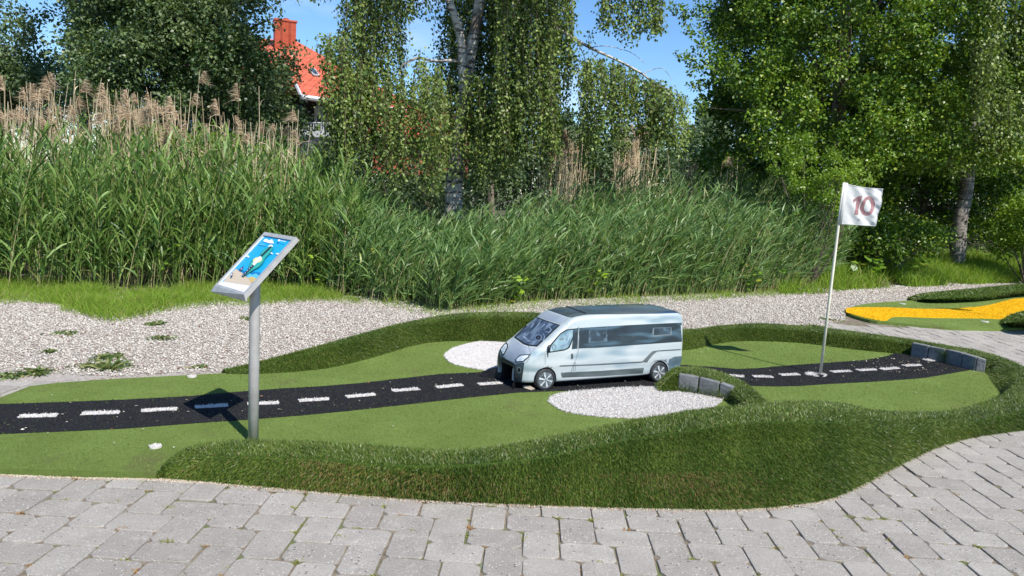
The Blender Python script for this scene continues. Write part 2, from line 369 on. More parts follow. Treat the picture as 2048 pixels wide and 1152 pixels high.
# ---- hole 10 : one thing with its felt, road, dashes, turf bank
hole = empty('minigolf_hole', (0, 4.6, 0)); tag(hole, 'minigolf hole with black dashed road, green felt and raised turf bank', 'minigolf hole')
midc = (bank[:, 1] + bank[:, 2]) / 2
left = gxy([(-900, 765), (-300, 795), (-100, 798), (0, 795), (60, 772), (120, 765), (240, 757), (380, 750), (452, 746)], .03)
lfront = gxy([(-900, 960), (-200, 953), (0, 949), (160, 955), (312, 958)], 0.0)
outline = np.r_[lfront, midc[4:-3, :2], left[::-1]]
ac = Acc(); slab(ac, outline, -.01, .03); felt = ac.build('putting_green', M['green'], hole)
road_up = [(-900, 822), (-200, 816), (0, 808), (120, 804), (250, 799), (380, 792), (480, 783), (560, 777), (640, 772.5), (720, 766), (794, 757.5), (880, 748), (985, 743), (1060, 738), (1200, 735), (1300, 730), (1370, 730), (1430, 734), (1474, 738), (1512, 736.5), (1574, 731), (1660, 725), (1730, 720), (1775, 712), (1800, 702), (1822, 705)]
road_lo = [(1950, 738), (1925, 742), (1890, 748), (1850, 755), (1800, 759), (1740, 763), (1660, 767), (1600, 771), (1559, 772), (1496, 771), (1450, 762), (1400, 765), (1340, 776), (1296, 778), (1200, 782), (1124, 781), (1037, 784), (920, 796), (786, 811), (700, 820.5), (600, 830), (500, 838), (380, 846), (250, 856), (120, 862), (0, 867), (-200, 872), (-900, 890)]
roadP = gxy(road_up + road_lo, .034)
ac = Acc(); slab(ac, roadP, .029, .034); ac.build('road_strip', M['asph'], hole)

def blades_on(P, nrmv, dens_len, wid, lean=.5, name='', matn='turf', parent=None, bright=None, hue=None, stuff=True, nseg=2, upw=.5, combed=None):
    N = len(P); sl = np.linalg.norm(nrmv[:, :2], axis=1, keepdims=True)
    dr = nrm((nrmv * [1, 1, 0]) * 2.6 * sm(sl * 2.2) + np.array([0, 0, 1.0]) * np.clip(1 - sl * 1.9, -.05, 1) + np.array([-.25, .75, 0]) * np.clip(1 - sl * 2.4, 0, 1) * (combed is not None) + rng.normal(size=(N, 3)) * lean)
    L = dens_len * rng.uniform(.6, 1.25, N)
    bend = rng.normal(size=(N, 3)) * .25 - np.array([0, 0, .25])
    V, Fa = strips(P, dr, L, wid, bend, nseg, [.8, 1, .15] if nseg == 2 else [1, .2])
    o = mk(name, V, Fa, M[matn], parent, tints(N, (nseg + 1) * 2, bright, hue))
    return o
def sample_quads(V, Fa, N):
    a, b, c, d = [V[Fa[:, k]] for k in range(4)]
    n1 = np.cross(b - a, c - a); n2 = np.cross(c - a, d - a); ar = np.linalg.norm(n1, axis=1) + np.linalg.norm(n2, axis=1)
    i = rng.choice(len(Fa), N, p=ar / ar.sum()); u, v = rng.uniform(size=(2, N, 1))
    p = a[i] * (1 - u) * (1 - v) + b[i] * u * (1 - v) + c[i] * u * v + d[i] * (1 - u) * v
    n = nrm(n1 + n2); n = n * np.sign(np.sum(n[:, 2] * ar)); return p, n[i]
def bank_part(bk, N, name):
    V, Fa = bank_mesh(bk); o = mk(name, V, Fa, M['bankbase'], hole, smooth=True)
    p, n = sample_quads(V, Fa, N)
    keep = (p[:, 2] > .005); p, n = p[keep], n[keep]
    br = np.clip(.38 + .32 * fnoise(p[:, 0], p[:, 1], 14, 5) + rng.normal(size=len(p)) * .25, 0, 1)
    # worn brown thatch on the lower face between the post and the middle
    g = G(840, 968, .03); wear = np.exp(-((p[:, 0] - g[0]) / .55) ** 2 - ((p[:, 1] - g[1]) / .16) ** 2) * np.clip(.45 + .9 * fnoise(p[:, 0], p[:, 1], 13, 8), 0, 1)
    g2 = G(1380, 985, .03); wear += .45 * np.exp(-((p[:, 0] - g2[0]) / .35) ** 2 - ((p[:, 1] - g2[1]) / .09) ** 2)
    wear = wear * (np.linalg.norm(n[:, :2], axis=1) > .38) * (p[:, 2] < .115)
    hue = np.where(rng.uniform(size=len(p)) < wear * .75 + .03, 1.0, 0.0)
    t = blades_on(p, n, .019, .0023, .34, 'turf_pile', 'turf', o, br, hue, combed=True); tag(t, kind='stuff')
    return o
bank_part(bank, 560000, 'turf_bank')
bank_part(mound, 46000, 'turf_mound')

# short pile on the road and along felt edges (gives ragged edges)
def pile_in(P, N, length, wid, matn, name, parent, z, lean=.5, bright=None, nseg=1):
    P = np.asarray(P); x0, y0 = P[:, :2].min(0); x1, y1 = P[:, :2].max(0); pts = []
    x0 = max(x0, -3.6)
    while sum(len(q) for q in pts) < N:
        x = rng.uniform(x0, x1, N); y = rng.uniform(y0, y1, N); k = inpoly(x, y, P); pts.append(np.stack([x[k], y[k]], 1))
    q = np.concatenate(pts)[:N]; p = np.c_[q, np.full(N, z)]
    hue = rng.uniform(size=N)
    if isinstance(bright, str):
        wn_ = fnoise(q[:, 0], q[:, 1], 5, 31); bright = np.clip(.46 + .30 * fnoise(q[:, 0], q[:, 1], 2.6, 30) + .22 * wn_ + rng.normal(size=N) * .34, 0, 1); hue = np.where(rng.uniform(size=N) < .03 + .35 * np.clip(fnoise(q[:, 0], q[:, 1], 3.3, 33) - .25, 0, 1) * 2, 1., .3)
    o = blades_on(p, np.tile([0, 0, 1.], (N, 1)), length, wid, lean, name, matn, parent, bright, hue, nseg=nseg)
    return o
roadobj = [o for o in hole.children if o.name.startswith('road_strip')][0]
tag(pile_in(roadP, 70000, .009, .0035, 'blackblade', 'black_pile', roadobj, .033, .7), kind='stuff')
tag(pile_in(outline, 210000, .008, .0036, 'greenblade', 'felt_pile', felt, .029, .7, 'felt'), kind='stuff')
def ragged(P, amp, n=6):
    P = np.asarray(P, float); out = []
    for i in range(len(P)):
        a, b = P[i], P[(i + 1) % len(P)]
        for k in range(n): out.append(a + (b - a) * k / n + rng.normal(size=2) * amp)
    return np.array(out)
def dash(u0, v0, u1, v1, w=.046):
    a, b = G(u0, v0, .034)[:2], G(u1, v1, .034)[:2]; d = nrm(b - a); n = np.array([-d[1], d[0]])
    P = ragged([a - n * w / 2, b - n * w / 2, b + n * w / 2, a + n * w / 2], .0018, 5)
    c = Acc(); slab(c, P, .030, .038); o = c.build('lane_dash', M['whitebase'], hole)
    pile_in(P, 500, .010, .004, 'whiteblade', 'white_pile', o, .036, .6)['kind'] = 'stuff'
for q in [(38, 833, 115, 831), (163, 828, 238, 825), (283, 822, 354, 818), (390, 815, 455, 811), (495, 808, 557, 806), (598, 802, 657, 798), (693, 794, 750, 789),
          (785, 782, 838, 778), (872, 775, 925, 770), (957, 769, 1002, 766), (1453, 751, 1488, 753.5), (1506, 753, 1545, 754), (1560, 750, 1597, 749),
          (1663, 744, 1700, 742), (1715, 741, 1750, 739), (1762, 739, 1796, 736), (1808, 732, 1840, 730)]: dash(*q)
dash(1851, 721, 1867, 720, .075)
def patch(P, name, N, parent=hole, length=.012):
    c = Acc(); slab(c, ragged(P, .004, 5), .029, .0365); o = c.build(name, M['whitebase'], parent)
    cc_ = np.asarray(P)[:, :2].mean(0); pile_in(cc_ + (np.asarray(P)[:, :2] - cc_) * 1.012, int(N * 1.7), length * .85, .0028, 'whiteblade', 'white_pile', o, .033, .55, nseg=2)['kind'] = 'stuff'
ell1 = catmull(gxy([(1097, 803), (1112, 789), (1170, 781), (1240, 776), (1310, 774), (1370, 778), (1438, 793), (1437, 806), (1400, 824), (1320, 833), (1220, 834), (1135, 823), (1097, 803)], .035), 4)[:-1]
patch(ell1, 'white_turf_patch', 34000, length=.016)
ell2 = catmull(gxy([(888, 710), (905, 696), (945, 685), (1000, 677), (1080, 680), (1120, 700), (1100, 722), (1040, 737), (985, 741), (935, 734), (900, 724), (888, 710)], .035), 4)[:-1]
patch(ell2, 'white_turf_patch', 14000)
def disc(u, v, r, name='tee_mark', parent=hole, n=20, z=.033):
    g = G(u, v, z); P = [g[:2] + r * np.array([math.cos(t), math.sin(t)]) for t in np.linspace(0, 6.283, n, endpoint=False)]
    c = Acc(); slab(c, P, z - .004, z + .004); o = c.build(name, M['whitebase'], parent)
    pile_in(np.array(P), 250, .007, .004, 'whiteblade', 'white_pile', o, z + .003, .6)['kind'] = 'stuff'
disc(384, 753, .027); disc(311, 893, .028)
# the ragged white ring round the cup, and the cup
g = G(1632, 749, .036); P = [g[:2] + (.065 + .012 * rng.normal()) * np.array([math.cos(t) * 1.15, math.sin(t)]) for t in np.linspace(0, 6.283, 24, endpoint=False)]
c = Acc(); slab(c, P, .03, .038); o = c.build('cup_ring', M['whitebase'], hole); pile_in(np.array(P), 900, .011, .004, 'whiteblade', 'white_pile', o, .037, .6)['kind'] = 'stuff'
cup = G(1640, 750, .04); c = Acc(); slab(c, [cup[:2] + .028 * np.array([math.cos(t), math.sin(t)]) for t in np.linspace(0, 6.283, 20, endpoint=False)], .036, .0435); c.build('cup', M['dark'], hole)

# ---- block walls let into the banks
def blockwall(tops, bots, label, z0=.03, zt=None):
    a = G(*bots[0], z0); root = empty('block_wall', (a[0], a[1], 0)); tag(root, label, 'block wall')
    for i in range(len(tops) - 1):
        A, B = G(*bots[i], z0), G(*bots[i + 1], z0); ta, tb = D(*tops[i], A[1] + .004), D(*tops[i + 1], B[1] + .004)
        d = nrm((B - A) * [1, 1, 0]); back = np.array([-d[1], d[0], 0]); g_ = .0035
        A2 = A + d * g_; B2 = B - d * g_
        bm = bmesh.new(); f = [A2 - [0, 0, .05], B2 - [0, 0, .05], np.r_[B2[:2], tb[2] + rng.uniform(-.002, .002)], np.r_[A2[:2], ta[2]]]
        vs = [bm.verts.new(p - woff(root)) for p in f] + [bm.verts.new(p + back * .055 - woff(root)) for p in f]
        for q in ((0, 1, 2, 3), (7, 6, 5, 4), (0, 4, 5, 1), (1, 5, 6, 2), (2, 6, 7, 3), (3, 7, 4, 0)): bm.faces.new([vs[k] for k in q])
        bmesh.ops.bevel(bm, geom=list(bm.edges), offset=.007, segments=2, affect='EDGES', profile=.6)
        bmesh.ops.recalc_face_normals(bm, faces=bm.faces)
        me = bpy.data.meshes.new('block'); bm.to_mesh(me); bm.free(); me.materials.append(M['block']); ob = bpy.data.objects.new('block', me); COL.objects.link(ob); ob.parent = root
blockwall([(1824, 685), (1856, 692), (1890, 698), (1922, 706), (1951, 714), (1976, 720)], [(1820, 712), (1854, 719), (1888, 726), (1921, 735), (1950, 742), (1970, 745)], 'curved row of five grey concrete blocks at the end of the black road')
blockwall([(1353, 747), (1396, 754), (1438, 765), (1466, 775)], [(1354, 784), (1395, 790), (1436, 798), (1464, 804)], 'short row of grey concrete blocks under a turf lip behind the van')

# ---- second hole on the right, with the yellow lane
hole2 = empty('minigolf_hole', (6.5, 10, 0)); tag(hole2, 'minigolf hole with a bright yellow felt lane on the far right', 'minigolf hole')
P = catmull(gxy([(1690, 619), (1735, 607), (1850, 599), (1960, 590), (2048, 577), (2300, 560)], .03), 3).tolist() + gxy([(2500, 640), (2300, 648)], .03).tolist() + catmull(gxy([(2150, 650), (2048, 655), (2000, 657), (1900, 655), (1790, 645), (1740, 640), (1700, 628), (1690, 619)], .03), 3).tolist()[:-1]
P = np.array(P); ac = Acc(); slab(ac, P, -.01, .03); f2 = ac.build('putting_green', M['green'], hole2)
tag(pile_in(P, 40000, .012, .006, 'greenblade', 'felt_pile', f2, .029, .7), kind='stuff')
P = catmull(gxy([(1692, 621), (1702, 615), (1780, 615), (1870, 618), (1960, 613), (2010, 602), (2048, 596), (2200, 590)], .036), 4).tolist() + catmull(gxy([(2200, 612), (2060, 618), (2010, 636), (1960, 636), (1860, 635), (1790, 633), (1770, 641), (1730, 635), (1692, 624)], .036), 4).tolist()
P = np.array(P); lift = lambda x, y: 0
ac = Acc(); slab(ac, P, .028, .036); yl = ac.build('yellow_lane', M['yellow'], hole2)
M['yblade'] = tinted('yellow_blade', (.58, .33, .005), (.78, .47, .01), (.5, .3, .01), .8, .2, .97)
tag(pile_in(P, 26000, .013, .006, 'yblade', 'yellow_pile', yl, .035, .6), kind='stuff')
def small_bank(stn, n, name, N):
    s = []
    for ob, co, ci, ib, z in stn: s.append([G(*ob, .0), G(*co, z), G(*ci, z), G(*ib, .02)])
    bk = np.stack([catmull(np.array(s)[:, k], 4) for k in range(4)], 1); V, Fa = bank_mesh(bk); o = mk(name, V, Fa, M['bankbase'], hole2, smooth=True)
    p, nn = sample_quads(V, Fa, N); tag(blades_on(p, nn, .03, .006, .42, 'turf_pile', 'turf', o, np.clip(rng.normal(.4, .3, N), 0, 1), rng.uniform(size=N) * .9), kind='stuff')
small_bank([((1815, 598), (1818, 597), (1822, 599), (1826, 602), .03), ((1850, 590), (1852, 588), (1860, 598), (1870, 604), .10), ((1950, 581), (1950, 579), (1955, 592), (1965, 602), .14),
            ((2048, 571), (2048, 569), (2050, 581), (2052, 590), .16), ((2200, 562), (2200, 556), (2200, 568), (2200, 578), .18)], 4, 'turf_bank', 26000)
small_bank([((1992, 650), (2000, 645), (2008, 640), (2012, 640), .04), ((2040, 658), (2035, 645), (2030, 628), (2035, 630), .14), ((2120, 660), (2110, 640), (2100, 618), (2110, 622), .2), ((2300, 660), (2300, 630), (2280, 610), (2290, 612), .2)], 4, 'turf_bank', 14000)
disc(1805, 607.5, .045, 'tee_mark', hole2); disc(1970, 643.5, .045, 'tee_mark', hole2)

# ---- gravel: bed sheet plus pebbles
back_line = midc[::-1][2:]                                         # along the back bank from its left tip
bl = [p[:2] for p in back_line if p[1] > 5.0 and p[0] < G(1640, 660)[0]]
gravelP = np.array(gxy([(-900, 772), (-200, 766), (0, 762), (115, 762), (200, 757), (380, 747), (450, 745)]).tolist() + [list(p) for p in bl] +
    gxy([(1640, 652), (1690, 638), (1692, 612), (1820, 594), (1860, 586), (2048, 565), (2500, 548), (2500, 535), (2048, 548), (1700, 563), (1600, 570), (1370, 590), (1000, 605), (850, 602), (600, 588), (400, 585), (0, 585), (-900, 575)]).tolist())
ac = Acc(); slab(ac, gravelP, -.03, .004); tag(ac.build('gravel_path', M['gravelbed']), kind='structure', label='pale gravel strip between reeds and course')
N = 130000; x = rng.uniform(-6.5, 12, N * 6); y = rng.uniform(4.6, 15, N * 6); k = inpoly(x, y, gravelP) & (np.abs(x) < .75 * y + .5); x, y = x[k], y[k]
w = np.clip(7.5 / y, .3, 1) ** 2; kk = rng.uniform(size=len(x)) < w; x, y = x[kk][:N], y[kk][:N]; N = len(x)
oct_ = np.array([(1, 0, 0), (-1, 0, 0), (0, 1, 0), (0, -1, 0), (0, 0, 1), (0, 0, -1)], float); of = np.array([(0, 2, 4), (2, 1, 4), (1, 3, 4), (3, 0, 4), (2, 0, 5), (1, 2, 5), (3, 1, 5), (0, 3, 5)])
sz = rng.uniform(.0048, .0112, (N, 1, 1)) * (1 + np.clip(y - 7, 0, 6) * .10)[:, None, None] * rng.uniform(.6, 1.3, (N, 1, 3)); V = oct_[None] * sz * rng.uniform(.75, 1.2, (N, 6, 1))
V = np.einsum('nij,nkj->nki', rot_verts(N), V); V[:, :, 2] *= .7; V += np.stack([x, y, np.full(N, .006) + rng.uniform(0, .008, N)], 1)[:, None]
Fa = (np.arange(N) * 6)[:, None, None] + of[None]
tag(mk('gravel', V.reshape(-1, 3), Fa.reshape(-1, 3), M['pebble'], tint=tints(N, 6, rng.uniform(size=N) ** .8)), kind='stuff', label='pale pink and white gravel stones', cat='gravel')

# ---- pavement: blocks of 21 x 14 cm laid in herringbone
yaw = math.radians(1.616); pc, ps = math.cos(yaw), math.sin(yaw); x0, y0, U = .0879, 2.5573, .07
def lat(a, b): return np.array([x0 + (pc * a + ps * b) * U, y0 + (-ps * a + pc * b) * U])
rects = []
for i in range(-110, 140):
    for j in range(-60, 60):
        ox, oy = 2 * i + 5 * j, 2 * i - j
        rects.append((-3 + ox, 1 + oy, 3, 2)); rects.append((ox, oy, 2, 3))
Vp = []; Tp = []; Fp = []; n = 0
hexcourse = outline
for (a, b, w_, h_) in rects:
    cx, cy = lat(a + w_ / 2, b + h_ / 2)
    if not (-7 < cx < 12 and .2 < cy < 12.5): continue
    if abs(cx) > .75 * cy + 2.5: continue
    one = np.array([cx]); two = np.array([cy])
    if inpoly(one, two, gravelP)[0] or (cy > 8.5 and cx < 4.5) or (cx < 0 and cy > 6.0): continue
    if cy > 11.4 + .67 * (cx - 4.3) - .3 and cx > 3.5: continue
    g_ = .026 + rng.uniform(0, .035, 4); jit = rng.normal(size=2) * .022
    A, B, C_, D_ = a + g_[0] + jit[0], b + g_[1] + jit[1], a + w_ - g_[2] + jit[0], b + h_ - g_[3] + jit[1]
    rc = rng.uniform(.12, .36, 4)
    ring = [(A + rc[0], B), (C_ - rc[1], B), (C_, B + rc[1]), (C_, D_ - rc[2]), (C_ - rc[2], D_), (A + rc[3], D_), (A, D_ - rc[3]), (A, B + rc[0])]
    ctr = np.array([(A + C_) / 2, (B + D_) / 2]); th = rng.normal() * .004
    ring = np.array(ring); rr = ring - ctr; ring = ctr + np.stack([rr[:, 0] - th * rr[:, 1], rr[:, 1] + th * rr[:, 0]], 1) + rng.normal(size=(8, 2)) * .018
    z = rng.normal() * .0012; tx, ty = rng.normal(size=2) * .004
    for ins, dz in ((.055, 0), (.016, -.0014), (0, -.005), (0, -.03)):
        q = ring + (ctr - ring) / np.maximum(np.linalg.norm(ctr - ring, axis=1, keepdims=True), .01) * ins
        for (p0, p1) in q:
            xy = lat(p0, p1); Vp.append((xy[0], xy[1], z + dz + tx * (xy[0] - cx) + ty * (xy[1] - cy)))
    Fp.append(tuple(range(n, n + 8)))
    for r_ in range(3):
        for k in range(8): Fp.append((n + r_ * 8 + k, n + (r_ + 1) * 8 + k, n + (r_ + 1) * 8 + (k + 1) % 8, n + r_ * 8 + (k + 1) % 8))
    Tp += [(rng.uniform(), rng.uniform(), rng.uniform())] * 32; n += 32
me_ = mk('pavement', np.array(Vp), Fp, M['paver'], tint=np.array(Tp)); tag(me_, kind='structure', label='grey concrete block paving in herringbone')
ac = Acc(); slab(ac, [(-8, -1), (13, -1), (13, 13), (3.2, 9), (-8, 9)], -.028, -.0068); tag(ac.build('paving_bed', M['joint']), kind='structure', label='sandy joints under the paving blocks')
# pale mortar crumbs along the foot of the bank
fo = bank[:96, 0]; i = rng.integers(0, len(fo) - 1, 5200); t = rng.uniform(size=(5200, 1)); p = fo[i] * (1 - t) + fo[i + 1] * t
p = p + np.c_[rng.normal(size=5200) * .006, -np.abs(rng.normal(size=5200)) * .014 + .004, np.zeros(5200)]
lf = np.c_[lfront, np.zeros(len(lfront))]; i = rng.integers(2, len(lf) - 1, 700); t = rng.uniform(size=(700, 1)); p2 = lf[i] * (1 - t) + lf[i + 1] * t + np.c_[np.zeros(700), -np.abs(rng.normal(size=700)) * .012, np.zeros(700)]
p = np.r_[p, p2]; N = len(p); V = oct_[None] * rng.uniform(.0015, .0045, (N, 1, 3)); V = np.einsum('nij,nkj->nki', rot_verts(N), V) + (p + [0, 0, .001])[:, None]
M['crumb'] = tinted('mortar_crumb', (.34, .29, .22), (.55, .49, .40), (.3, .15, .08), .9, .2, .85)
tag(mk('mortar_crumbs', V.reshape(-1, 3), ((np.arange(N) * 6)[:, None, None] + of[None]).reshape(-1, 3), M['crumb'], tint=tints(N, 6)), kind='stuff', label='pale crumbs along the foot of the turf bank', cat='mortar crumbs')

# ================================================================== SIGN
sg = empty('info_sign', (-1.216, 3.516, 0)); tag(sg, 'slanted metal information board on a grey round post', 'information board')
ph, tl, SW, SL = math.radians(44.4), math.radians(45.96), .322, .358
dn = np.array([-math.cos(ph) * math.cos(tl), -math.sin(ph) * math.cos(tl), -math.sin(tl)]); sr = np.array([math.sin(ph), -math.cos(ph), 0]); sn = np.cross(sr, -dn)
if sn[2] < 0: sn = -sn
SCn = np.array([-1.216, 3.516, .906])
def SP(a, b, c=0): return SCn + sr * a - dn * b + sn * c        # a across, b up the board, c out of it
ac = Acc(); ac.tube([(-1.216, 3.516, -.05), (-1.216, 3.516, .4), (-1.216, 3.516, .80), tuple(SP(0, -.01, -.02))], .0245, 20); ac.build('post', M['postpaint'], sg, smooth=True)
def pbox(acc, a0, a1, b0, b1, c0, c1):
    V = [SP(a, b, c) for a in (a0, a1) for b in (b0, b1) for c in (c0, c1)]
    acc.add(V, [(0, 1, 3, 2), (4, 6, 7, 5), (0, 4, 5, 1), (2, 3, 7, 6), (0, 2, 6, 4), (1, 5, 7, 3)])
hw, hl = SW / 2, SL / 2; fr = .021
ac = Acc(); pbox(ac, -hw + .004, hw - .004, -hl + .004, hl - .004, -.018, -.006); ac.build('back_plate', M['steel'], sg)
ac = Acc(); pbox(ac, -hw, -hw + fr * .6, -hl, hl, -.02, .002); pbox(ac, hw - fr, hw, -hl, hl, -.02, .002); pbox(ac, -hw + fr * .6, hw - fr, hl - fr, hl, -.0195, .0015)
fo_ = ac.build('frame', M['steel'], sg)
ac = Acc(); b0 = -hl - .028
V = [SP(-hw - .022, b0, -.012), SP(hw, b0 + .012, -.022), SP(hw, -hl, .003), SP(-hw, -hl, .003), SP(-hw - .022, b0, -.020), SP(hw, b0 + .012, -.030), SP(hw, -hl, -.018), SP(-hw, -hl, -.018)]
ac.add(V, [(0, 1, 2, 3), (7, 6, 5, 4), (0, 4, 5, 1), (1, 5, 6, 2), (2, 6, 7, 3), (3, 7, 4, 0)]); pbox(ac, -hw + fr * .6, hw - fr, -hl, -hl + fr * .6, -.0195, .0015); ac.build('lower_lip', M['steel'], sg)
def pr(name, col): return plain(name, col, .35, 0, tuple(k * .95 for k in col), 4, coat=.3)
INK = {'sky': (.006, .36, .70), 'white': (.80, .82, .84), 'cloud': (.60, .75, .85), 'teal': (.03, .38, .30), 'tealdark': (.01, .20, .17), 'black': (.01, .018, .018), 'sand': (.58, .47, .33), 'yellow': (.76, .70, .33), 'deep': (.003, .17, .42), 'lightblue': (.10, .50, .80), 'navy': (.02, .03, .12), 'pinkish': (.55, .35, .4), 'ochre': (.60, .42, .12), 'paleblue': (.08, .42, .72)}
IM = {k: pr('print_' + k, v) for k, v in INK.items()}
# board coordinates of the artwork: homography from the enlarged photograph of the board to its own plane
src = [(905, 70), (1345, 160), (530, 1060), (120, 890)]; dst = [(-hw, hl), (hw, hl), (hw, -hl), (-hw, -hl)]
Am = []; bm_ = []
for (x_, y_), (X_, Y_) in zip(src, dst):
    Am += [[x_, y_, 1, 0, 0, 0, -X_ * x_, -X_ * y_], [0, 0, 0, x_, y_, 1, -Y_ * x_, -Y_ * y_]]; bm_ += [X_, Y_]
Hm = np.r_[np.linalg.solve(np.array(Am, float), np.array(bm_, float)), 1].reshape(3, 3)
def B2(x_, y_): q = Hm @ np.array([x_, y_, 1]); return q[:2] / q[2]
art = None; lay = [0]
def art_poly(pts, ink, name, smooth=0, parent=None, raw=False, step=.00035):
    q = np.array(pts if raw else [B2(*p) for p in pts])
    if smooth: q = catmull(np.r_[q, q[:1]], smooth)[:-1]
    q[:, 0] = np.clip(q[:, 0], -hw + fr * .6, hw - fr); q[:, 1] = np.clip(q[:, 1], -hl + fr * .6, hl - fr)
    lay[0] += 1; cc = -.0055 + step * lay[0]
    V = [SP(a, b, cc) for a, b in q]; tr = [tuple(t) for t in tessellate_polygon([[Vector((a, b, 0)) for a, b in q]])]
    return mk(name, V, tr, IM[ink], parent or sg)
L_, R_, T_, B_ = -hw + fr * .6, hw - fr, hl - fr, -hl + fr * .6
art = art_poly([(L_, B_), (R_, B_), (R_, T_), (L_, T_)], 'sky', 'printed_panel', raw=True)
art_poly([(L_, B_), (L_ + .006, B_), (L_ + .006, T_), (L_, T_)], 'white', 'white_margin', raw=True, parent=art)
def ap(p, i, n, s=0): art_poly(p, i, n, s, art)
ap([(440, 610), (510, 640), (560, 655), (640, 640), (700, 670), (800, 690), (780, 740), (720, 790), (640, 800), (520, 760), (440, 700)], 'deep', 'printed_sea')
ap([(560, 700), (620, 690), (660, 720), (720, 700), (760, 740), (700, 790), (600, 760)], 'lightblue', 'printed_surf')
ap([(440, 615), (500, 660), (540, 700), (600, 770), (640, 860), (630, 905), (240, 820), (300, 740)], 'sand', 'printed_beach')
ap([(600, 765), (660, 750), (720, 780), (700, 810), (640, 860), (625, 820)], 'ochre', 'printed_dune')
ap([(235, 822), (625, 905), (540, 1010), (155, 880)], 'white', 'white_strip')
ap([(865, 200), (885, 170), (920, 165), (945, 190), (990, 175), (1005, 200), (1015, 240), (960, 235), (900, 215)], 'white', 'printed_cloud')
ap([(780, 250), (850, 235), (900, 265), (880, 275)], 'paleblue', 'printed_cloud')
ap([(925, 285), (965, 255), (1000, 270), (995, 295)], 'white', 'printed_cloud')
ap([(590, 430), (635, 408), (655, 430), (650, 455)], 'cloud', 'printed_cloud')
ap([(945, 390), (975, 375), (995, 400), (985, 412)], 'cloud', 'printed_cloud')
ap([(1025, 405), (1060, 388), (1085, 398), (1060, 420)], 'cloud', 'printed_cloud')
ap([(975, 285), (1000, 300), (990, 340), (950, 400), (880, 470), (850, 530), (780, 610), (700, 650), (640, 690), (570, 740), (515, 750), (550, 720), (600, 650), (630, 600), (640, 560), (690, 490), (760, 450), (810, 420), (815, 390), (850, 350), (920, 300)], 'tealdark', 'printed_course', 3)
ap([(978, 292), (992, 305), (980, 340), (940, 398), (870, 470), (840, 525), (772, 600), (700, 640), (640, 680), (600, 700), (640, 620), (650, 565), (700, 500), (765, 458), (820, 425), (830, 385), (860, 350), (925, 305)], 'teal', 'printed_green', 3)
def ell(cx, cy, ax, ay, rot, n=20): return [(cx + ax * math.cos(t) * math.cos(rot) - ay * math.sin(t) * math.sin(rot), cy + ax * math.cos(t) * math.sin(rot) + ay * math.sin(t) * math.cos(rot)) for t in np.linspace(0, 6.283, n, endpoint=False)]
ap(ell(768, 495, 70, 42, -.35), 'yellow', 'printed_circle')
def bar(x0_, y0_, x1_, y1_, w): d = nrm(np.array([x1_ - x0_, y1_ - y0_])); n_ = np.array([-d[1], d[0]]) * w / 2; a = np.array([x0_, y0_]); b = np.array([x1_, y1_]); return [a + n_, b + n_, b - n_, a - n_]
ap(bar(530, 748, 700, 580, 34), 'black', 'printed_road'); ap(bar(825, 440, 975, 295, 26), 'black', 'printed_road')
ap(bar(700, 572, 825, 450, 40), 'white', 'printed_van')
for i in range(5):
    t0 = i / 5 + .04; t1 = t0 + .09; ap(bar(530 + 170 * t0, 748 - 168 * t0, 530 + 170 * t1, 748 - 168 * t1, 5), 'white', 'printed_dash')
ap([(495, 645), (530, 615), (575, 585), (555, 625), (540, 660), (515, 655)], 'navy', 'printed_whale'); ap([(520, 640), (540, 615), (545, 635), (530, 650)], 'pinkish', 'printed_whale')
ap(ell(385, 740, 24, 13, -.9), 'navy', 'printed_badge'); ap(ell(388, 728, 11, 6, -.9), 'white', 'printed_badge')
ap(ell(400, 705, 14, 8, .3), 'navy', 'printed_badge')
ap(ell(1103, 208, 17, 13, .2), 'white', 'logo_mark'); ap([(1090, 214), (1108, 222), (1092, 232)], 'white', 'logo_mark')
for i, (a, b) in enumerate([(0, .12), (.15, .27), (.3, .42), (.46, .52), (.56, .68), (.71, .83), (.87, .97)]):
    ap(bar(1125 + 78 * a, 217 + 20 * a, 1125 + 78 * b, 217 + 20 * b, 9 + 4 * (i % 3 == 0)), 'white', 'logo_lettering')

# ================================================================== FLAG
FB = np.array([2.412, 5.673, 0.03])
fl = empty('hole_flag', tuple(FB)); tag(fl, 'white flag with the number 10 on a slim cream pole standing in the cup', 'flag')
ac = Acc(); ac.tube([FB, FB + [.008, 0, .6], FB + [.014, 0, 1.16], FB + [.021, 0, 1.475]], .0105, 12); ac.build('pole', M['polewhite'], fl, smooth=True)
FQ = [np.array([2.432, 5.673, 1.501]), np.array([2.731, 5.673, 1.476]), np.array([2.708, 5.673, 1.192]), np.array([2.418, 5.673, 1.194])]
def cloth(s, t, off=0):      # s across 0..1, t down 0..1
    p = (FQ[0] * (1 - s) + FQ[1] * s) * (1 - t) + (FQ[3] * (1 - s) + FQ[2] * s) * t
    w = .010 * math.sin(9 * s + 5 * t) * s + .007 * math.sin(16 * (s - .75 * t)) * sm(np.array(s * 2)) + .004 * math.sin(27 * (t + .5 * s)) * max(0, s - .5) + .0015 * math.sin(40 * (s * .6 - t)) * s
    sag = -.010 * math.sin(math.pi * s) * (1 - t)
    return p + np.array([0, w - off, sag])
def grid_sheet(s0, s1, t0, t1, n, m, off, name, mat, parent, thick=0):
    V = [cloth(s0 + (s1 - s0) * i / n, t0 + (t1 - t0) * j / m, off) for j in range(m + 1) for i in range(n + 1)]
    Fa = [(j * (n + 1) + i, j * (n + 1) + i + 1, (j + 1) * (n + 1) + i + 1, (j + 1) * (n + 1) + i) for j in range(m) for i in range(n)]
    return mk(name, V, Fa, mat, parent, np.tile([.5, 0, .5], (len(V), 1)), True)
fc = grid_sheet(.10, 1, 0, 1, 44, 40, 0, 'cloth', M['cloth'], fl)
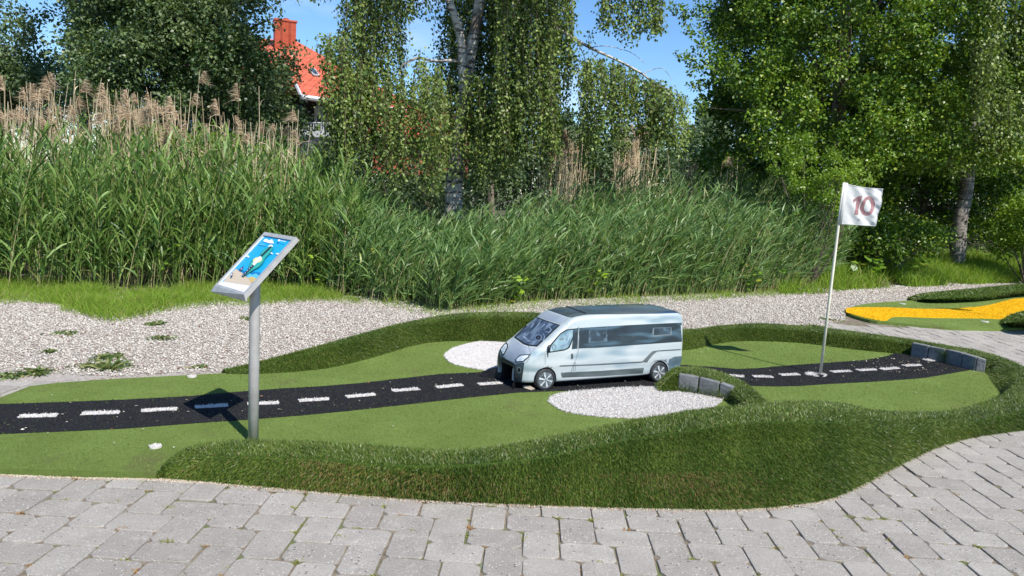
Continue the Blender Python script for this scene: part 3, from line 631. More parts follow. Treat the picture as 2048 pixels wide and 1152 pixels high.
ac = Acc(); ac.tube([FQ[3] + [.014, 0, -.002], (FQ[3] + FQ[0]) / 2 + [.014, 0, 0], FQ[0] + [.014, 0, .002]], .0165, 14, T=(.5, 0, .5)); ac.build('sleeve', M['cloth'], fl, smooth=True)
ac = Acc()
for t in (0, 1):
    ac.tube([cloth(s, abs(t - .012), .0015) for s in np.linspace(.1, 1, 30)], .0016, 5, T=(.5, 0, .5))
ac.tube([cloth(.992, t, .0015) for t in np.linspace(.01, .99, 30)], .0016, 5, T=(.5, 0, .5)); ac.build('hem', M['cloth'], fc, smooth=True)
def strip_shape(left_, right_, name, mat, parent):
    V = []; 
    for (a, b) in zip(left_, right_):
        for k in range(5): s = a[0] + (b[0] - a[0]) * k / 4; t = a[1] + (b[1] - a[1]) * k / 4; V.append(cloth(s, t, .0012))
    n_ = len(left_); Fa = [(i * 5 + k, i * 5 + k + 1, (i + 1) * 5 + k + 1, (i + 1) * 5 + k) for i in range(n_ - 1) for k in range(4)]
    return mk(name, V, Fa, mat, parent, smooth=True)
# figures measured on the cloth: 1 then 0
t_ = np.linspace(0, 1, 12)
one_l = [(.39 - .005 * t, .27 + .46 * t) for t in t_]; one_r = [(.49 - .005 * t, .22 + .51 * t) for t in t_]
strip_shape(one_l, one_r, 'numeral_one', M['ink'], fc)
strip_shape([(.29, .355), (.34, .32), (.39, .27), (.44, .22)], [(.305, .43), (.345, .405), (.39, .36), (.43, .33)], 'numeral_flick', M['ink'], fc)
ang = np.linspace(0, 2 * math.pi, 40); oc = (.69, .475)
strip_shape([(oc[0] + .175 * math.cos(a), oc[1] + .255 * math.sin(a)) for a in ang], [(oc[0] + .085 * math.cos(a), oc[1] + .17 * math.sin(a)) for a in ang], 'numeral_zero', M['ink'], fc)
strip_shape([(.52 + .032 * math.cos(a), .85 + .032 * math.sin(a)) for a in ang], [(.52 + .024 * math.cos(a), .85 + .024 * math.sin(a)) for a in ang], 'emblem_ring', M['inkgrey'], fc)
strip_shape([(.505, .84), (.505, .86)], [(.535, .84), (.535, .86)], 'emblem', M['inkgrey'], fc)

# the next hole's flag, just beyond the right edge, whose shadow falls on the yellow lane
f2e = empty('hole_flag', (6.62, 9.35, .03)); tag(f2e, 'white flag on a slim cream pole beside the yellow lane', 'flag')
ac = Acc(); ac.tube([(6.62, 9.35, .0), (6.62, 9.35, .9), (6.62, 9.35, 1.48)], .0105, 10); ac.build('pole', M['polewhite'], f2e, smooth=True)
V = [(6.62 + .30 * i / 8, 9.35 + .012 * math.sin(i * 1.1), 1.2 + .28 * j / 6) for j in range(7) for i in range(9)]
mk('cloth', V, [(j * 9 + i, j * 9 + i + 1, (j + 1) * 9 + i + 1, (j + 1) * 9 + i) for j in range(6) for i in range(8)], M['cloth'], f2e, np.tile([.5, 0, .5], (63, 1)), True)

# ================================================================== VAN (a scale model carved for the ball to run through)
VA = math.radians(205.7); VO = np.array([.559, 5.163, .03])
van = empty('camper_van', tuple(VO), VA); tag(van, 'small painted white and blue model camper van standing over the black road', 'model van')
VX = np.array([math.cos(VA), math.sin(VA), 0]); VY = np.array([-math.sin(VA), math.cos(VA), 0]); VZ = np.array([0, 0, 1.])
TOPP = np.array([(-.655, .40), (-.65, .455), (-.635, .480), (-.60, .491), (-.4, .493), (0, .488), (.18, .478), (.235, .470), (.265, .458), (.30, .436), (.34, .406), (.42, .342), (.495, .279), (.53, .257), (.565, .236), (.595, .210), (.615, .180), (.628, .145), (.634, .11)])
BOTP = np.array([(-.655, .115), (-.64, .095), (-.60, .075), (-.5, .062), (-.3, .052), (.35, .048), (.5, .052), (.634, .05)])
WP = np.array([(-.655, .200), (-.645, .212), (-.62, .221), (-.55, .2245), (.47, .225), (.53, .222), (.57, .212), (.60, .196), (.62, .172), (.634, .14)])
def vtaper(z): return 1 - np.clip((z - .26) / .23, 0, 1.1) ** 1.15 * .15
def vsec(x, K=9):
    zt = np.interp(x, *TOPP.T); zb = np.interp(x, *BOTP.T); w = np.interp(x, *WP.T); rc = min(.034 if x < .3 else .045, (zt - zb) * .35); r = .018; pts = [(0, zb), (w * .5, zb), (w - r, zb)]
    for a in (30, 60, 90): pts.append((w - r + r * math.sin(math.radians(a)), zb + r - r * math.cos(math.radians(a))))
    zs = np.linspace(zb + r, zt - rc, 14)[1:]
    for z in zs:
        bul = .004 * math.exp(-((z - .17) / .03) ** 2) - .003 * math.exp(-((z - .125) / .012) ** 2)
        pts.append((w * vtaper(z) + bul, z))
    yt = w * vtaper(zt - rc) - rc
    for a in np.linspace(12, 90, 8): pts.append((yt + rc * math.cos(math.radians(a)), zt - rc + rc * math.sin(math.radians(a))))
    for f in (.75, .5, .25, 0): pts.append((yt * f, zt + .007 * (1 - f * f)))
    return pts
xsv = np.unique(np.r_[-.655, -.652, -.645, np.linspace(-.635, .23, 30), np.linspace(.24, .634, 46)])
secs = [vsec(x) for x in xsv]; K = len(secs[0]); Vb = []; 
for x, s_ in zip(xsv, secs):
    full = s_ + [(-y, z) for y, z in s_[-2:0:-1]]
    Vb += [(x, y, z) for y, z in full]
R_n = 2 * K - 2; Fb = [(i * R_n + k, (i + 1) * R_n + k, (i + 1) * R_n + (k + 1) % R_n, i * R_n + (k + 1) % R_n) for i in range(len(xsv) - 1) for k in range(R_n)]
Fb.append(tuple(range(R_n))); Fb.append(tuple((len(xsv) - 1) * R_n + k for k in range(R_n))[::-1])
def paint(name, a, b_, rough=.35, sc=5, st=(1, 1, 4), c3=None):
    m, nt, b = newmat(name)
    c = mix(nt, mrange(nt, noise(nt, sc, 1, .4, stretch=st, dist=.1), .36, .64), a, b_)
    if c3: c = mix(nt, mrange(nt, noise(nt, sc * 1.5, 1, .4, stretch=st, dist=.1), .50, .70), c, c3)
    c = mix(nt, mrange(nt, noise(nt, 90, 3), .66, .74, 0, .5), c, (.35, .36, .36))
    nt.links.new(c, b.inputs['Base Color']); b.inputs['Roughness'].default_value = rough; b.inputs['Coat Weight'].default_value = .25; b.inputs['Coat Roughness'].default_value = .2
    bump(nt, b, noise(nt, 18, 3), .12, .01)
    return m
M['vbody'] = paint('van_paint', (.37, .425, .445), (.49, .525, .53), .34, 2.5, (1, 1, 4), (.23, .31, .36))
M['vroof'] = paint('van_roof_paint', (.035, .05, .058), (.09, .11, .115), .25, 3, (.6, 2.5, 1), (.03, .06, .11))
M['vband'] = paint('van_band_paint', (.010, .016, .022), (.022, .036, .048), .3, 2.6, (1, 1, 5), (.06, .115, .16))
M['vstreak2'] = paint('van_window_edge_paint', (.03, .055, .075), (.09, .14, .18), .35, 9)
M['vwin'] = paint('van_window_paint', (.015, .02, .03), (.03, .05, .07), .3, 12, (1, 1, 1), (.10, .18, .24))
M['vscreen'] = paint('van_screen_paint', (.025, .04, .065), (.07, .10, .16), .3, 7, (1, 2.2, 1), (.16, .22, .31))
M['vdoorglass'] = paint('van_door_glass_paint', (.07, .14, .19), (.20, .31, .37), .3, 9, (1, 1, 1.2), (.32, .44, .49))
M['vline'] = paint('van_line_paint', (.10, .13, .14), (.16, .20, .21), .45, 8)
M['vskirt'] = paint('van_skirt_paint', (.05, .068, .07), (.095, .12, .125), .5, 6)
M['vbump'] = paint('van_bumper_paint', (.045, .075, .095), (.09, .14, .17), .4, 4, (1, 1, 1.5), (.12, .19, .23))
M['vdbump'] = paint('van_dark_bumper_paint', (.012, .018, .022), (.03, .045, .052), .4, 6)
M['vblack'] = plain('van_black', (.008, .009, .011), .4, 0, (.016, .017, .02), 20)
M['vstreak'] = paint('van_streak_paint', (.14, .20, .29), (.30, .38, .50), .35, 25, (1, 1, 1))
M['vlamp'] = paint('van_lamp_paint', (.72, .78, .82), (.42, .50, .56), .25, 30)
M['vred'] = plain('van_tail_lamp_red', (.30, .03, .03), .35, 0, (.42, .12, .12), 30)
M['vtyre'] = plain('van_tyre', (.018, .02, .023), .6, 0, (.04, .043, .048), 30)
M['vrim'] = paint('van_rim_paint', (.05, .06, .07), (.12, .14, .16), .4, 25)
M['vspoke'] = paint('van_spoke_paint', (.50, .55, .58), (.26, .30, .33), .4, 25)
me = bpy.data.meshes.new('body'); me.from_pydata([tuple(v) for v in Vb], [], Fb); me.update()
me.polygons.foreach_set('use_smooth', [len(p.vertices) == 4 for p in me.polygons]); me.materials.append(M['vbody'])
body = bpy.data.objects.new('body', me); COL.objects.link(body); body.parent = van
bmt = bmesh.new(); bmt.from_mesh(me); bmesh.ops.recalc_face_normals(bmt, faces=bmt.faces)
from mathutils.bvhtree import BVHTree
BVH = BVHTree.FromBMesh(bmt); bmt.to_mesh(me); bmt.free()
cut = bmesh.new()
for sx in (-.45, .452):
    for sy in (-1, 1):
        bmesh.ops.create_cone(cut, cap_ends=True, segments=40, radius1=.0825, radius2=.0825, depth=.13, matrix=Matrix.Translation((sx, sy * .23, .072)) @ Matrix.Rotation(math.pi / 2, 4, 'X'))
bmesh.ops.create_cube(cut, size=1, matrix=Matrix.Translation((0, 0, .03)) @ Matrix.Diagonal((1.6, .205, .225, 1)))
cme = bpy.data.meshes.new('cutter'); cut.to_mesh(cme); cut.free(); cob = bpy.data.objects.new('cutter', cme); COL.objects.link(cob); cob.parent = van
md = body.modifiers.new('b', 'BOOLEAN'); md.object = cob; md.operation = 'DIFFERENCE'; md.solver = 'EXACT'; md.use_self = True
bpy.context.view_layer.update(); dg = bpy.context.evaluated_depsgraph_get(); nm = bpy.data.meshes.new_from_object(body.evaluated_get(dg)); body.modifiers.clear(); body.data = nm
bpy.data.objects.remove(cob); nm.materials.clear(); nm.materials.append(M['vbody'])
def zp(zx, zy): return 960 + zx / 4.609, 580 + zy / 4.609
def hitv(zx, zy):
    d = nrm(ray(*zp(zx, zy))); o = CP - VO; ol = Vector((o @ VX, o @ VY, o[2])); dl = Vector((d @ VX, d @ VY, d[2]))
    h = BVH.ray_cast(ol, dl)
    if h[0] is None:
        best = None
        for t in np.linspace(4.2, 6.2, 50):
            q = BVH.find_nearest(ol + dl * t)
            if best is None or q[3] < best[3]: best = q
        h = best
    n = h[1] if h[1].dot(dl) < 0 else -h[1]
    return h[0], n
def resamp(P, n):
    P = np.asarray(P, float); d = np.r_[0, np.cumsum(np.linalg.norm(np.diff(P, axis=0), axis=1))]; t = np.linspace(0, d[-1], n)
    return np.stack([np.interp(t, d, P[:, 0]), np.interp(t, d, P[:, 1])], 1)
def vpatch(top, bot, name, mat, off=.0018, parent=None, nc=24, nr=8, mirror=False):
    a, b = resamp(top, nc + 1), resamp(bot, nc + 1); V = []
    for j in range(nr + 1):
        for i in range(nc + 1):
            q = a[i] * (1 - j / nr) + b[i] * j / nr; p, n = hitv(*q); V.append(tuple(p + n * off))
    Fa = [(j * (nc + 1) + i, j * (nc + 1) + i + 1, (j + 1) * (nc + 1) + i + 1, (j + 1) * (nc + 1) + i) for j in range(nr) for i in range(nc)]
    o = mk(name, V, Fa, mat, parent or van, smooth=True, local=True)
    if mirror: mk(name, [(x, -y, z) for x, y, z in V], [f[::-1] for f in Fa], mat, parent or van, smooth=True, local=True)
    return o
def vline(pts, name, w=3.5, mat=None, off=.0026, mirror=True, parent=None):
    P = resamp(pts, max(8, int(len(pts) * 6))); t = nrm(np.gradient(P, axis=0)); n = np.stack([-t[:, 1], t[:, 0]], 1) * w / 2
    return vpatch(P - n, P + n, name, mat or M['vline'], off, parent, len(P) - 1, 1, mirror)
# roof
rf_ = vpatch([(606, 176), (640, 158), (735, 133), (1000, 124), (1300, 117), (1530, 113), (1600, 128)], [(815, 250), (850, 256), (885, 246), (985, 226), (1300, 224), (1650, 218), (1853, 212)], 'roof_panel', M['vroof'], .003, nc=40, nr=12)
vpatch([(735, 136), (752, 134)], [(968, 221), (990, 219)], 'roof_seam', M['vblack'], .0045, rf_, 4, 20); vpatch([(752, 134), (757, 134)], [(990, 219), (998, 217)], 'roof_edge', M['vskirt'], .006, rf_, 4, 20)
# windscreen
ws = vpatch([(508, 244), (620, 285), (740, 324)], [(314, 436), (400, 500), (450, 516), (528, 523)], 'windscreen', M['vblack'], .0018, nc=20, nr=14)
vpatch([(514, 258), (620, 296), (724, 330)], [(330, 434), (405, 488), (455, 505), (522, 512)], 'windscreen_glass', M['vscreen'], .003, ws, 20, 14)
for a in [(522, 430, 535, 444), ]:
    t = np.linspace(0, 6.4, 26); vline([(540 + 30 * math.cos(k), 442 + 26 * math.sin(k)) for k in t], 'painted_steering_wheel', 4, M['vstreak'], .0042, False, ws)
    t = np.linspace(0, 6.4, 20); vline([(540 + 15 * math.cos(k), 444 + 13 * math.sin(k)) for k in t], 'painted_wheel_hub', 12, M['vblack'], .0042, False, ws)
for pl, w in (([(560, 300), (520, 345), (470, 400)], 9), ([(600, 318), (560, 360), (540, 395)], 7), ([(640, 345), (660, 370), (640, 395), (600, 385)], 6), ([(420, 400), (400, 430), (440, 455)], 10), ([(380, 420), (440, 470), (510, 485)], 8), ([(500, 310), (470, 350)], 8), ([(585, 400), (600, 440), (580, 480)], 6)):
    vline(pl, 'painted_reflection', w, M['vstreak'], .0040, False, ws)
# bonnet lines, brow above the screen
vline([(448, 516), (470, 600), (420, 690)], 'bonnet_seam', 2.2, M['vskirt'], .0022, False)
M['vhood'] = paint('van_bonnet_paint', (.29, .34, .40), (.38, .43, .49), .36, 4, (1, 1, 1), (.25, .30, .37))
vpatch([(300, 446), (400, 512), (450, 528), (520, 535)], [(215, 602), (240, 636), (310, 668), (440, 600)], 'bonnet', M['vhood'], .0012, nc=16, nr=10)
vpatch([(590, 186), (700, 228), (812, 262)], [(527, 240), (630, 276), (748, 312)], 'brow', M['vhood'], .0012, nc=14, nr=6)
# side band and its painted windows
bd = vpatch([(915, 350), (1100, 338), (1400, 322), (1650, 310), (1868, 300)], [(908, 538), (1100, 530), (1400, 508), (1650, 490), (1882, 474)], 'window_band', M['vband'], nc=44, nr=8, mirror=True)
for (x0_, y0_, x1_, y1_, sk) in ((1003, 368, 1168, 486, -6), (1592, 350, 1762, 424, -8)):
    f_ = vpatch([(x0_, y0_), (x1_, y0_ + sk)], [(x0_ - 6, y1_ + 8), (x1_ + 4, y1_ + sk)], 'side_window', M['vline'] if x0_ > 1200 else M['vstreak2'], .0026, bd, 10, 6)
    vpatch([(x0_ + 8, y0_ + 3), (x1_ - 6, y0_ + sk + 3)], [(x0_ + 8, y1_ - 8), (x1_ - 10, y1_ + sk - 12)], 'window_pane', M['vwin'], .0034, f_, 10, 6)
# door: pillar, glass, seams, handle
vpatch([(868, 356), (905, 350)], [(845, 545), (898, 540)], 'door_pillar', M['vband'], .0018, nc=3, nr=8, mirror=True)
dw = vpatch([(618, 578), (650, 500), (740, 395), (800, 362), (868, 355)], [(618, 580), (700, 568), (780, 556), (825, 535), (862, 440), (868, 358)], 'door_window', M['vblack'], .0018, nc=20, nr=8, mirror=True)
dg_ = vpatch([(634, 566), (662, 505), (745, 405), (802, 372), (858, 366)], [(634, 568), (702, 558), (774, 546), (812, 528), (850, 440), (858, 370)], 'door_glass', M['vdoorglass'], .003, dw, 20, 8)
t = np.linspace(0, 6.4, 20); vline([(680 + 16 * math.cos(k), 528 + 26 * math.sin(k)) for k in t], 'painted_steering_wheel', 5, M['vline'], .0038, False, dg_)
vline([(800, 400), (815, 450), (790, 500), (740, 520)], 'painted_seat', 12, M['vstreak'], .0038, False, dg_); vline([(730, 455), (770, 450)], 'painted_seat', 14, M['vline'], .0038, False, dg_)
vline([(908, 338), (912, 430), (905, 560), (880, 650), (850, 720), (828, 790)], 'door_seam', 3); vline([(600, 585), (600, 680)], 'door_seam', 2.5)
vline([(865, 665), (882, 675), (880, 738), (862, 742), (865, 668)], 'filler_flap', 2.2); vline([(846, 585), (850, 620), (842, 632)], 'door_handle', 18, M['vskirt'], .004)
vline([(733, 699), (1100, 684), (1500, 661)], 'side_strip', 8, M['vskirt'])
vpatch([(1493, 660), (1560, 590), (1590, 562), (1632, 558)], [(1540, 664), (1565, 630), (1600, 590), (1632, 566)], 'side_strip_kink', M['vskirt'], .0026, nc=10, nr=3, mirror=True)
vline([(1630, 561), (1850, 547)], 'side_strip', 8, M['vskirt'])
vpatch([(745, 761), (1100, 745), (1510, 716)], [(757, 804), (1100, 792), (1500, 765)], 'side_skirt', M['vskirt'], .003, nc=30, nr=3, mirror=True)
vpatch([(1740, 640), (1790, 614), (1884, 606)], [(1742, 745), (1790, 730), (1878, 690)], 'rear_bumper', M['vbump'], .002, nc=10, nr=6, mirror=True)
vpatch([(1868, 535), (1886, 522)], [(1858, 605), (1884, 604)], 'tail_lamp', M['vred'], .003, nc=3, nr=6, mirror=True)
# bumper, grille, headlamps
vpatch([(188, 600), (235, 636), (310, 672), (332, 690), (330, 800)], [(190, 655), (240, 680), (300, 705), (312, 715), (312, 880)], 'grille', M['vblack'], .0022, nc=16, nr=4)
vpatch([(175, 545), (188, 600), (205, 640)], [(142, 620), (150, 690), (186, 715)], 'bumper', M['vdbump'], .002, nc=6, nr=6)
bp = vpatch([(312, 700), (350, 675), (410, 668)], [(312, 890), (340, 880), (385, 850)], 'bumper', M['vdbump'], .0024, nc=8, nr=8)
t = np.linspace(0, 6.4, 22); vline([(362 + 17 * math.cos(k), 738 + 26 * math.sin(k)) for k in t], 'fog_lamp', 6, M['vline'], .004, False, bp); vline([(362 + 7 * math.cos(k), 738 + 11 * math.sin(k)) for k in t], 'fog_lamp_glass', 11, M['vblack'], .004, False, bp)
for tp, bt, tp2, bt2 in (([(326, 640), (372, 598), (466, 594)], [(330, 668), (400, 664), (450, 622)], [(338, 640), (378, 608), (452, 603)], [(340, 660), (398, 655), (440, 620)]),
                         ([(242, 482), (258, 500), (258, 535)], [(182, 548), (205, 600), (222, 602)], [(240, 496), (250, 508), (250, 532)], [(194, 548), (210, 588), (220, 590)])):
    h_ = vpatch(tp, bt, 'headlamp', M['vblack'], .0022, nc=10, nr=6); vpatch(tp2, bt2, 'lamp_glass', M['vlamp'], .0036, h_, 10, 6)
# round badge on the bonnet edge
t = np.linspace(0, 6.4, 16); vline([(200 + 7 * math.cos(k), 615 + 16 * math.sin(k)) for k in t], 'badge', 4, M['vline'], .004, False)
# door mirror
ac = Acc(); p, n = hitv(628, 540); p = np.array(p); ac.tube([p + [0, -.004, -.028], p + [0, .014, -.02], p + [0, .016, 0], p + [0, .012, .028]], [.003, .007, .009, .006], 8); ac.box(p + [.0, .014, -.008], (.012, .012, .014)); ac.tube([p + [0, 0, -.03], p + [0, .003, -.055]], .003, 6)
ac.build('door_mirror', M['vblack'], van, True, True)
# wheels and arches
def lathe_y(prof, yc, x, z, n=36):
    V = [(x + r * math.cos(2 * math.pi * k / n), y, z + r * math.sin(2 * math.pi * k / n)) for (r, y) in prof for k in range(n)]
    return V, [(i * n + k, i * n + (k + 1) % n, (i + 1) * n + (k + 1) % n, (i + 1) * n + k) for i in range(len(prof) - 1) for k in range(n)]
for wx in (.452, -.45):
    for sy in (1, -1):
        r = .0715; V, Fa = lathe_y([(.001, sy * .172), (r - .006, sy * .172), (r, sy * .178), (r, sy * .222), (r - .006, sy * .231), (r - .012, sy * .232), (r - .014, sy * .228), (.001, sy * .226)], 0, wx, r)
        w_ = mk('wheel', V, Fa, M['vtyre'], van, smooth=False, local=True)
        V, Fa = lathe_y([(.056, sy * .2275), (.054, sy * .231), (.048, sy * .2285), (.012, sy * .2285), (.009, sy * .2325), (.001, sy * .2325)], 0, wx, r); rim = mk('rim', V, Fa, M['vrim'], w_, local=True)
        if sy > 0:
            ac = Acc()
            for k in range(6):
                a = k * math.pi / 3 + .26; c_, s_ = math.cos(a), math.sin(a); w0, w1 = .0035, .0075
                P = [(.006, -w0), (.050, -w1), (.051, 0), (.050, w1), (.006, w0)]
                ac.add([(wx + c_ * p - s_ * q, .2335 + (0 if p < .01 else -.002), r + s_ * p + c_ * q) for p, q in P], [(0, 1, 2, 3, 4)])
            ac.build('spokes', M['vspoke'], w_, False, True)
        ac = Acc(); ac.tube([(wx + .0835 * math.cos(a), sy * (.2235 - .004 * max(0, math.cos(a)) * (wx > 0) * 2), .072 + .0835 * math.sin(a)) for a in np.linspace(math.radians(-5), math.radians(185), 26)], .0035, 6)
        ac.build('arch_lip', M['vbody'], van, True, True)
# black boards that guide the ball into the van
def board(P, th, name, ax=(0, 1, 0)):
    P = np.array(P, float); n = nrm(np.cross(P[1] - P[0], P[2] - P[0])) * th; k = len(P)
    mk(name, np.r_[P, P + n], [tuple(range(k)), tuple(range(2 * k - 1, k - 1, -1))] + [(i, k + i, k + (i + 1) % k, (i + 1) % k) for i in range(k)], M['vblack'], van, local=True)
board([(.60, -.10, .0), (.635, -.135, .0), (.725, -.185, .0), (.725, -.185, .035), (.64, -.13, .075), (.60, -.10, .12)], .006, 'guide_board')
board([(.60, .102, .0), (.637, .11, .0), (.65, .165, .0), (.645, .17, .045), (.632, .15, .06), (.632, .11, .12), (.60, .102, .14)], .006, 'guide_board')
board([(-.62, -.10, .0), (-.70, -.17, .0), (-.70, -.17, .03), (-.62, -.10, .1)], .006, 'guide_board')
board([(.615, -.1015, .0), (.615, -.1015, .142), (-.62, -.1015, .142), (-.62, -.1015, .0)], .003, 'tunnel_side')
board([(.615, .1015, .0), (.615, .1015, .142), (-.62, .1015, .142), (-.62, .1015, .0)], -.003, 'tunnel_side')
board([(.60, -.103, .145), (.60, .103, .145), (-.6, .103, .145), (-.6, -.103, .145)], .004, 'tunnel_lid')
# chip of concrete by the front wheel
g = G(1057, 777, .036); bm = bmesh.new(); bmesh.ops.create_icosphere(bm, subdivisions=2, radius=1)
for v in bm.verts: v.co = Vector((v.co.x * .045 + random.uniform(-.004, .004), v.co.y * .03 + random.uniform(-.003, .003), v.co.z * .011)) 
me = bpy.data.meshes.new('stone_chip'); bm.to_mesh(me); bm.free(); me.materials.append(plain('chip_stone', (.42, .37, .30), .9, 0, (.3, .26, .21), 40, bmp=(80, 1, .004)))
o = bpy.data.objects.new('stone_chip', me); COL.objects.link(o); o.location = (g[0], g[1], .042); o.rotation_euler = (0, .1, -.6); tag(o, 'flat beige stone chip wedged beside the front wheel of the van', 'stone')

# ================================================================== HOUSE beyond the trees
def tile_mat():
    m, nt, b = newmat('red_roof_tile')
    tc = nt.nodes.new('ShaderNodeTexCoord'); w1 = nt.nodes.new('ShaderNodeTexWave'); w1.bands_direction = 'Z'; w1.inputs['Scale'].default_value = 1.35; w1.wave_profile = 'SAW'; w1.inputs['Distortion'].default_value = 0
    w2 = nt.nodes.new('ShaderNodeTexWave'); w2.bands_direction = 'X'; w2.inputs['Scale'].default_value = 1.1
    nt.links.new(tc.outputs['Object'], w1.inputs[0]); nt.links.new(tc.outputs['Object'], w2.inputs[0])
    c = mix(nt, mrange(nt, noise(nt, 3, 4), .35, .65), (.47, .095, .045), (.55, .13, .07)); c = mix(nt, mrange(nt, w1.outputs[1], .82, 1, 0, .55), c, (.28, .05, .025))
    nt.links.new(c, b.inputs['Base Color']); b.inputs['Roughness'].default_value = .6
    ad = nt.nodes.new('ShaderNodeMath'); ad.operation = 'ADD'; nt.links.new(w1.outputs[1], ad.inputs[0]); nt.links.new(w2.outputs[1], ad.inputs[1]); bump(nt, b, ad.outputs[0], .9, .08); return m
M['tile'] = tile_mat(); M['brick'] = plain('red_wall', (.45, .10, .06), .8, 0, (.36, .08, .05), 4); M['rwhite'] = plain('white_wall', (.72, .72, .74), .7); M['rdark'] = plain('dark_wall', (.02, .018, .016), .8)
M['pane'] = plain('dark_window_glass', (.03, .045, .07), .1, 0, (.05, .07, .1), 2); M['greypaint'] = plain('pale_grey_paint', (.48, .50, .53), .5)
M['chimney'] = tile_mat()
hs = D(560, 300, 30); house = empty('house', (hs[0], hs[1], 0)); tag(house, 'house with steep red tiled roof and square red chimney behind the trees', 'house')
A_, B_2, C_2 = D(330, 64, 33), D(592, 82, 31.5), D(800, 196, 30); E1, E2, E2b, E3 = D(330, 150, 27), D(594, 165, 26.8), D(606, 191, 26), D(850, 226, 28)
bk = np.array([0, 9, 0.]); A3, B3 = A_ + bk * .35, B_2 + bk * .35
ac = Acc(); top = [A_, B_2, C_2, E3, E2b, E2, E1]
V = top + [p - np.array([0, -.05, .16]) for p in top]
ac.add(V, [(0, 6, 5, 1), (1, 5, 4), (1, 4, 3, 2), (6, 13, 12, 5), (5, 12, 11, 4), (4, 11, 10, 3), (7, 8, 12, 13), (8, 11, 12), (8, 9, 10, 11)])
Bk1, Bk2 = A_ + np.array([0, 5, -4.]), C_2 + np.array([-2, 7, -.8]); ac.add([A_, Bk1, Bk2, C_2, B_2], [(0, 1, 2, 4), (4, 2, 3)])
rf = ac.build('roof', M['tile'], house)
ac = Acc(); cb = D(569, 95, 31); ac.box(cb + np.array([0, 0, .22]), (.80, .62, 1.5), .42); ch = ac.build('chimney', M['chimney'], rf)
ac = Acc(); ac.box(cb + np.array([0, 0, 1.0]), (.88, .70, .06), .42); ac.tube([cb + [.05, 0, 1.02], cb + [.05, 0, 1.13]], .10, 10); ac.build('chimney_cap', M['brick'], ch)
# skylight lying on the roof plane
def onroof(u, v, off=.03):
    n = np.cross(E2b - B_2, E3 - B_2); n = nrm(n); n = n if n[1] < 0 else -n; d = ray(u, v); return CP + d * (((B_2 - CP) @ n) / (d @ n)) + n * off
q = [onroof(617, 141), onroof(629, 141), onroof(639, 154), onroof(626, 153)]; q2 = [onroof(a, b, .08) for a, b in ((617, 141), (629, 141), (639, 154), (626, 153))]
sk = mk('skylight', q + q2, [(4, 5, 6, 7), (0, 1, 5, 4), (1, 2, 6, 5), (2, 3, 7, 6), (3, 0, 4, 7)], M['greypaint'], rf)
mk('pane', [onroof(a, b, .09) for a, b in ((619, 142.5), (628, 142.5), (636, 152.5), (627, 151.5))], [(0, 1, 2, 3)], M['pane'], sk)
ac = Acc(); ac.tube([E2b + [0, -.1, -.06], (E2b + E3) / 2 + [0, -.1, -.06], E3 + [0, -.1, -.06]], .09, 8); ac.tube([E2 + [0, -.05, -.1], E2b + [0, -.05, -.1]], .07, 6); ac.build('gutter', M['greypaint'], house)
def hbox(u0, u1, v0, v1, Y_, dep, name, mat, parent=house):
    a, b = D(u0, v1, Y_), D(u1, v0, Y_); ac = Acc(); ac.box(((a[0] + b[0]) / 2, Y_ + dep / 2, (a[2] + b[2]) / 2), (abs(b[0] - a[0]), dep, abs(b[2] - a[2]))); return ac.build(name, mat, parent)
hbox(300, 850, 205, 255, 29.2, 3, 'upper_wall', M['rdark']); hbox(628, 800, 222, 262, 28.8, .3, 'wall', M['rwhite']); hbox(300, 700, 258, 352, 28.9, 3, 'lower_wall', M['rwhite'])  # upper wall below the roof is one near-black colour
hbox(643, 647, 197, 262, 26.8, .08, 'post', M['greypaint']); hbox(700, 704, 200, 262, 26.8, .08, 'post', M['greypaint'])
ac = Acc(); ac.tube([D(626, 196, 26.8), D(643, 216, 26.8)], .035, 6); ac.build('brace', M['greypaint'], house)
ac = Acc(); ac.tube([D(600, 244, 26.6), D(720, 250, 26.6)], .03, 6)
for u in np.arange(602, 720, 5.): ac.tube([D(u, 245, 26.6), D(u, 268, 26.6)], .014, 5)
ac.build('balcony_railing', M['greypaint'], house); hbox(596, 724, 266, 272, 26.5, 1.6, 'balcony_floor', M['greypaint'])
hbox(634, 641, 232, 262, 28.7, .06, 'door', M['pane'])
sh = D(820, 330, 23); shed = empty('red_outbuilding', (sh[0], sh[1], 0)); tag(shed, 'low red outbuilding glimpsed behind the weeping birch', 'outbuilding')
hbox(745, 925, 272, 345, 23, 3, 'wall', M['brick'], shed); 
a, b = D(735, 262, 22.6), D(935, 275, 22.6); mk('roof', [a, b, b + [0, 2.2, .9], a + [0, 2.2, .9], a - [0, 0, .1], b - [0, 0, .1]], [(0, 1, 2, 3), (4, 5, 1, 0)], M['tile'], shed)

# ================================================================== TREES
def ground_z(x, y): return float(terrain(np.array(x), np.array(y)))
def clump_leaves(cs, rs, nper, size, flat=.8, wr=.7, fold=.12, up=.45):
    """leaf-sized faces in many small overlapping sprays"""
    Ps, As, Ns, S_ = [], [], [], []
    for c, r, n in zip(cs, rs, nper):
        d = nrm(rng.normal(size=(n, 3))); rad = rng.uniform(size=(n, 1)) ** .42
        p = d * rad * np.array([1, 1, flat]) * r * (1 + .25 * np.sin(3.1 * d[:, :1] * 2 + 5 * d[:, 2:]))
        Ps.append(c + p); As.append(nrm(d * .8 + rng.normal(size=(n, 3)) * .8 + [0, 0, -.2])); Ns.append(nrm(d * .5 + rng.normal(size=(n, 3)) * .6 + [0, -.1, up])); S_.append(size * rng.uniform(.6, 1.3, n))
    V, Fa = kites(np.concatenate(Ps), np.concatenate(As), np.concatenate(Ns), np.concatenate(S_), wr, fold); return V, Fa
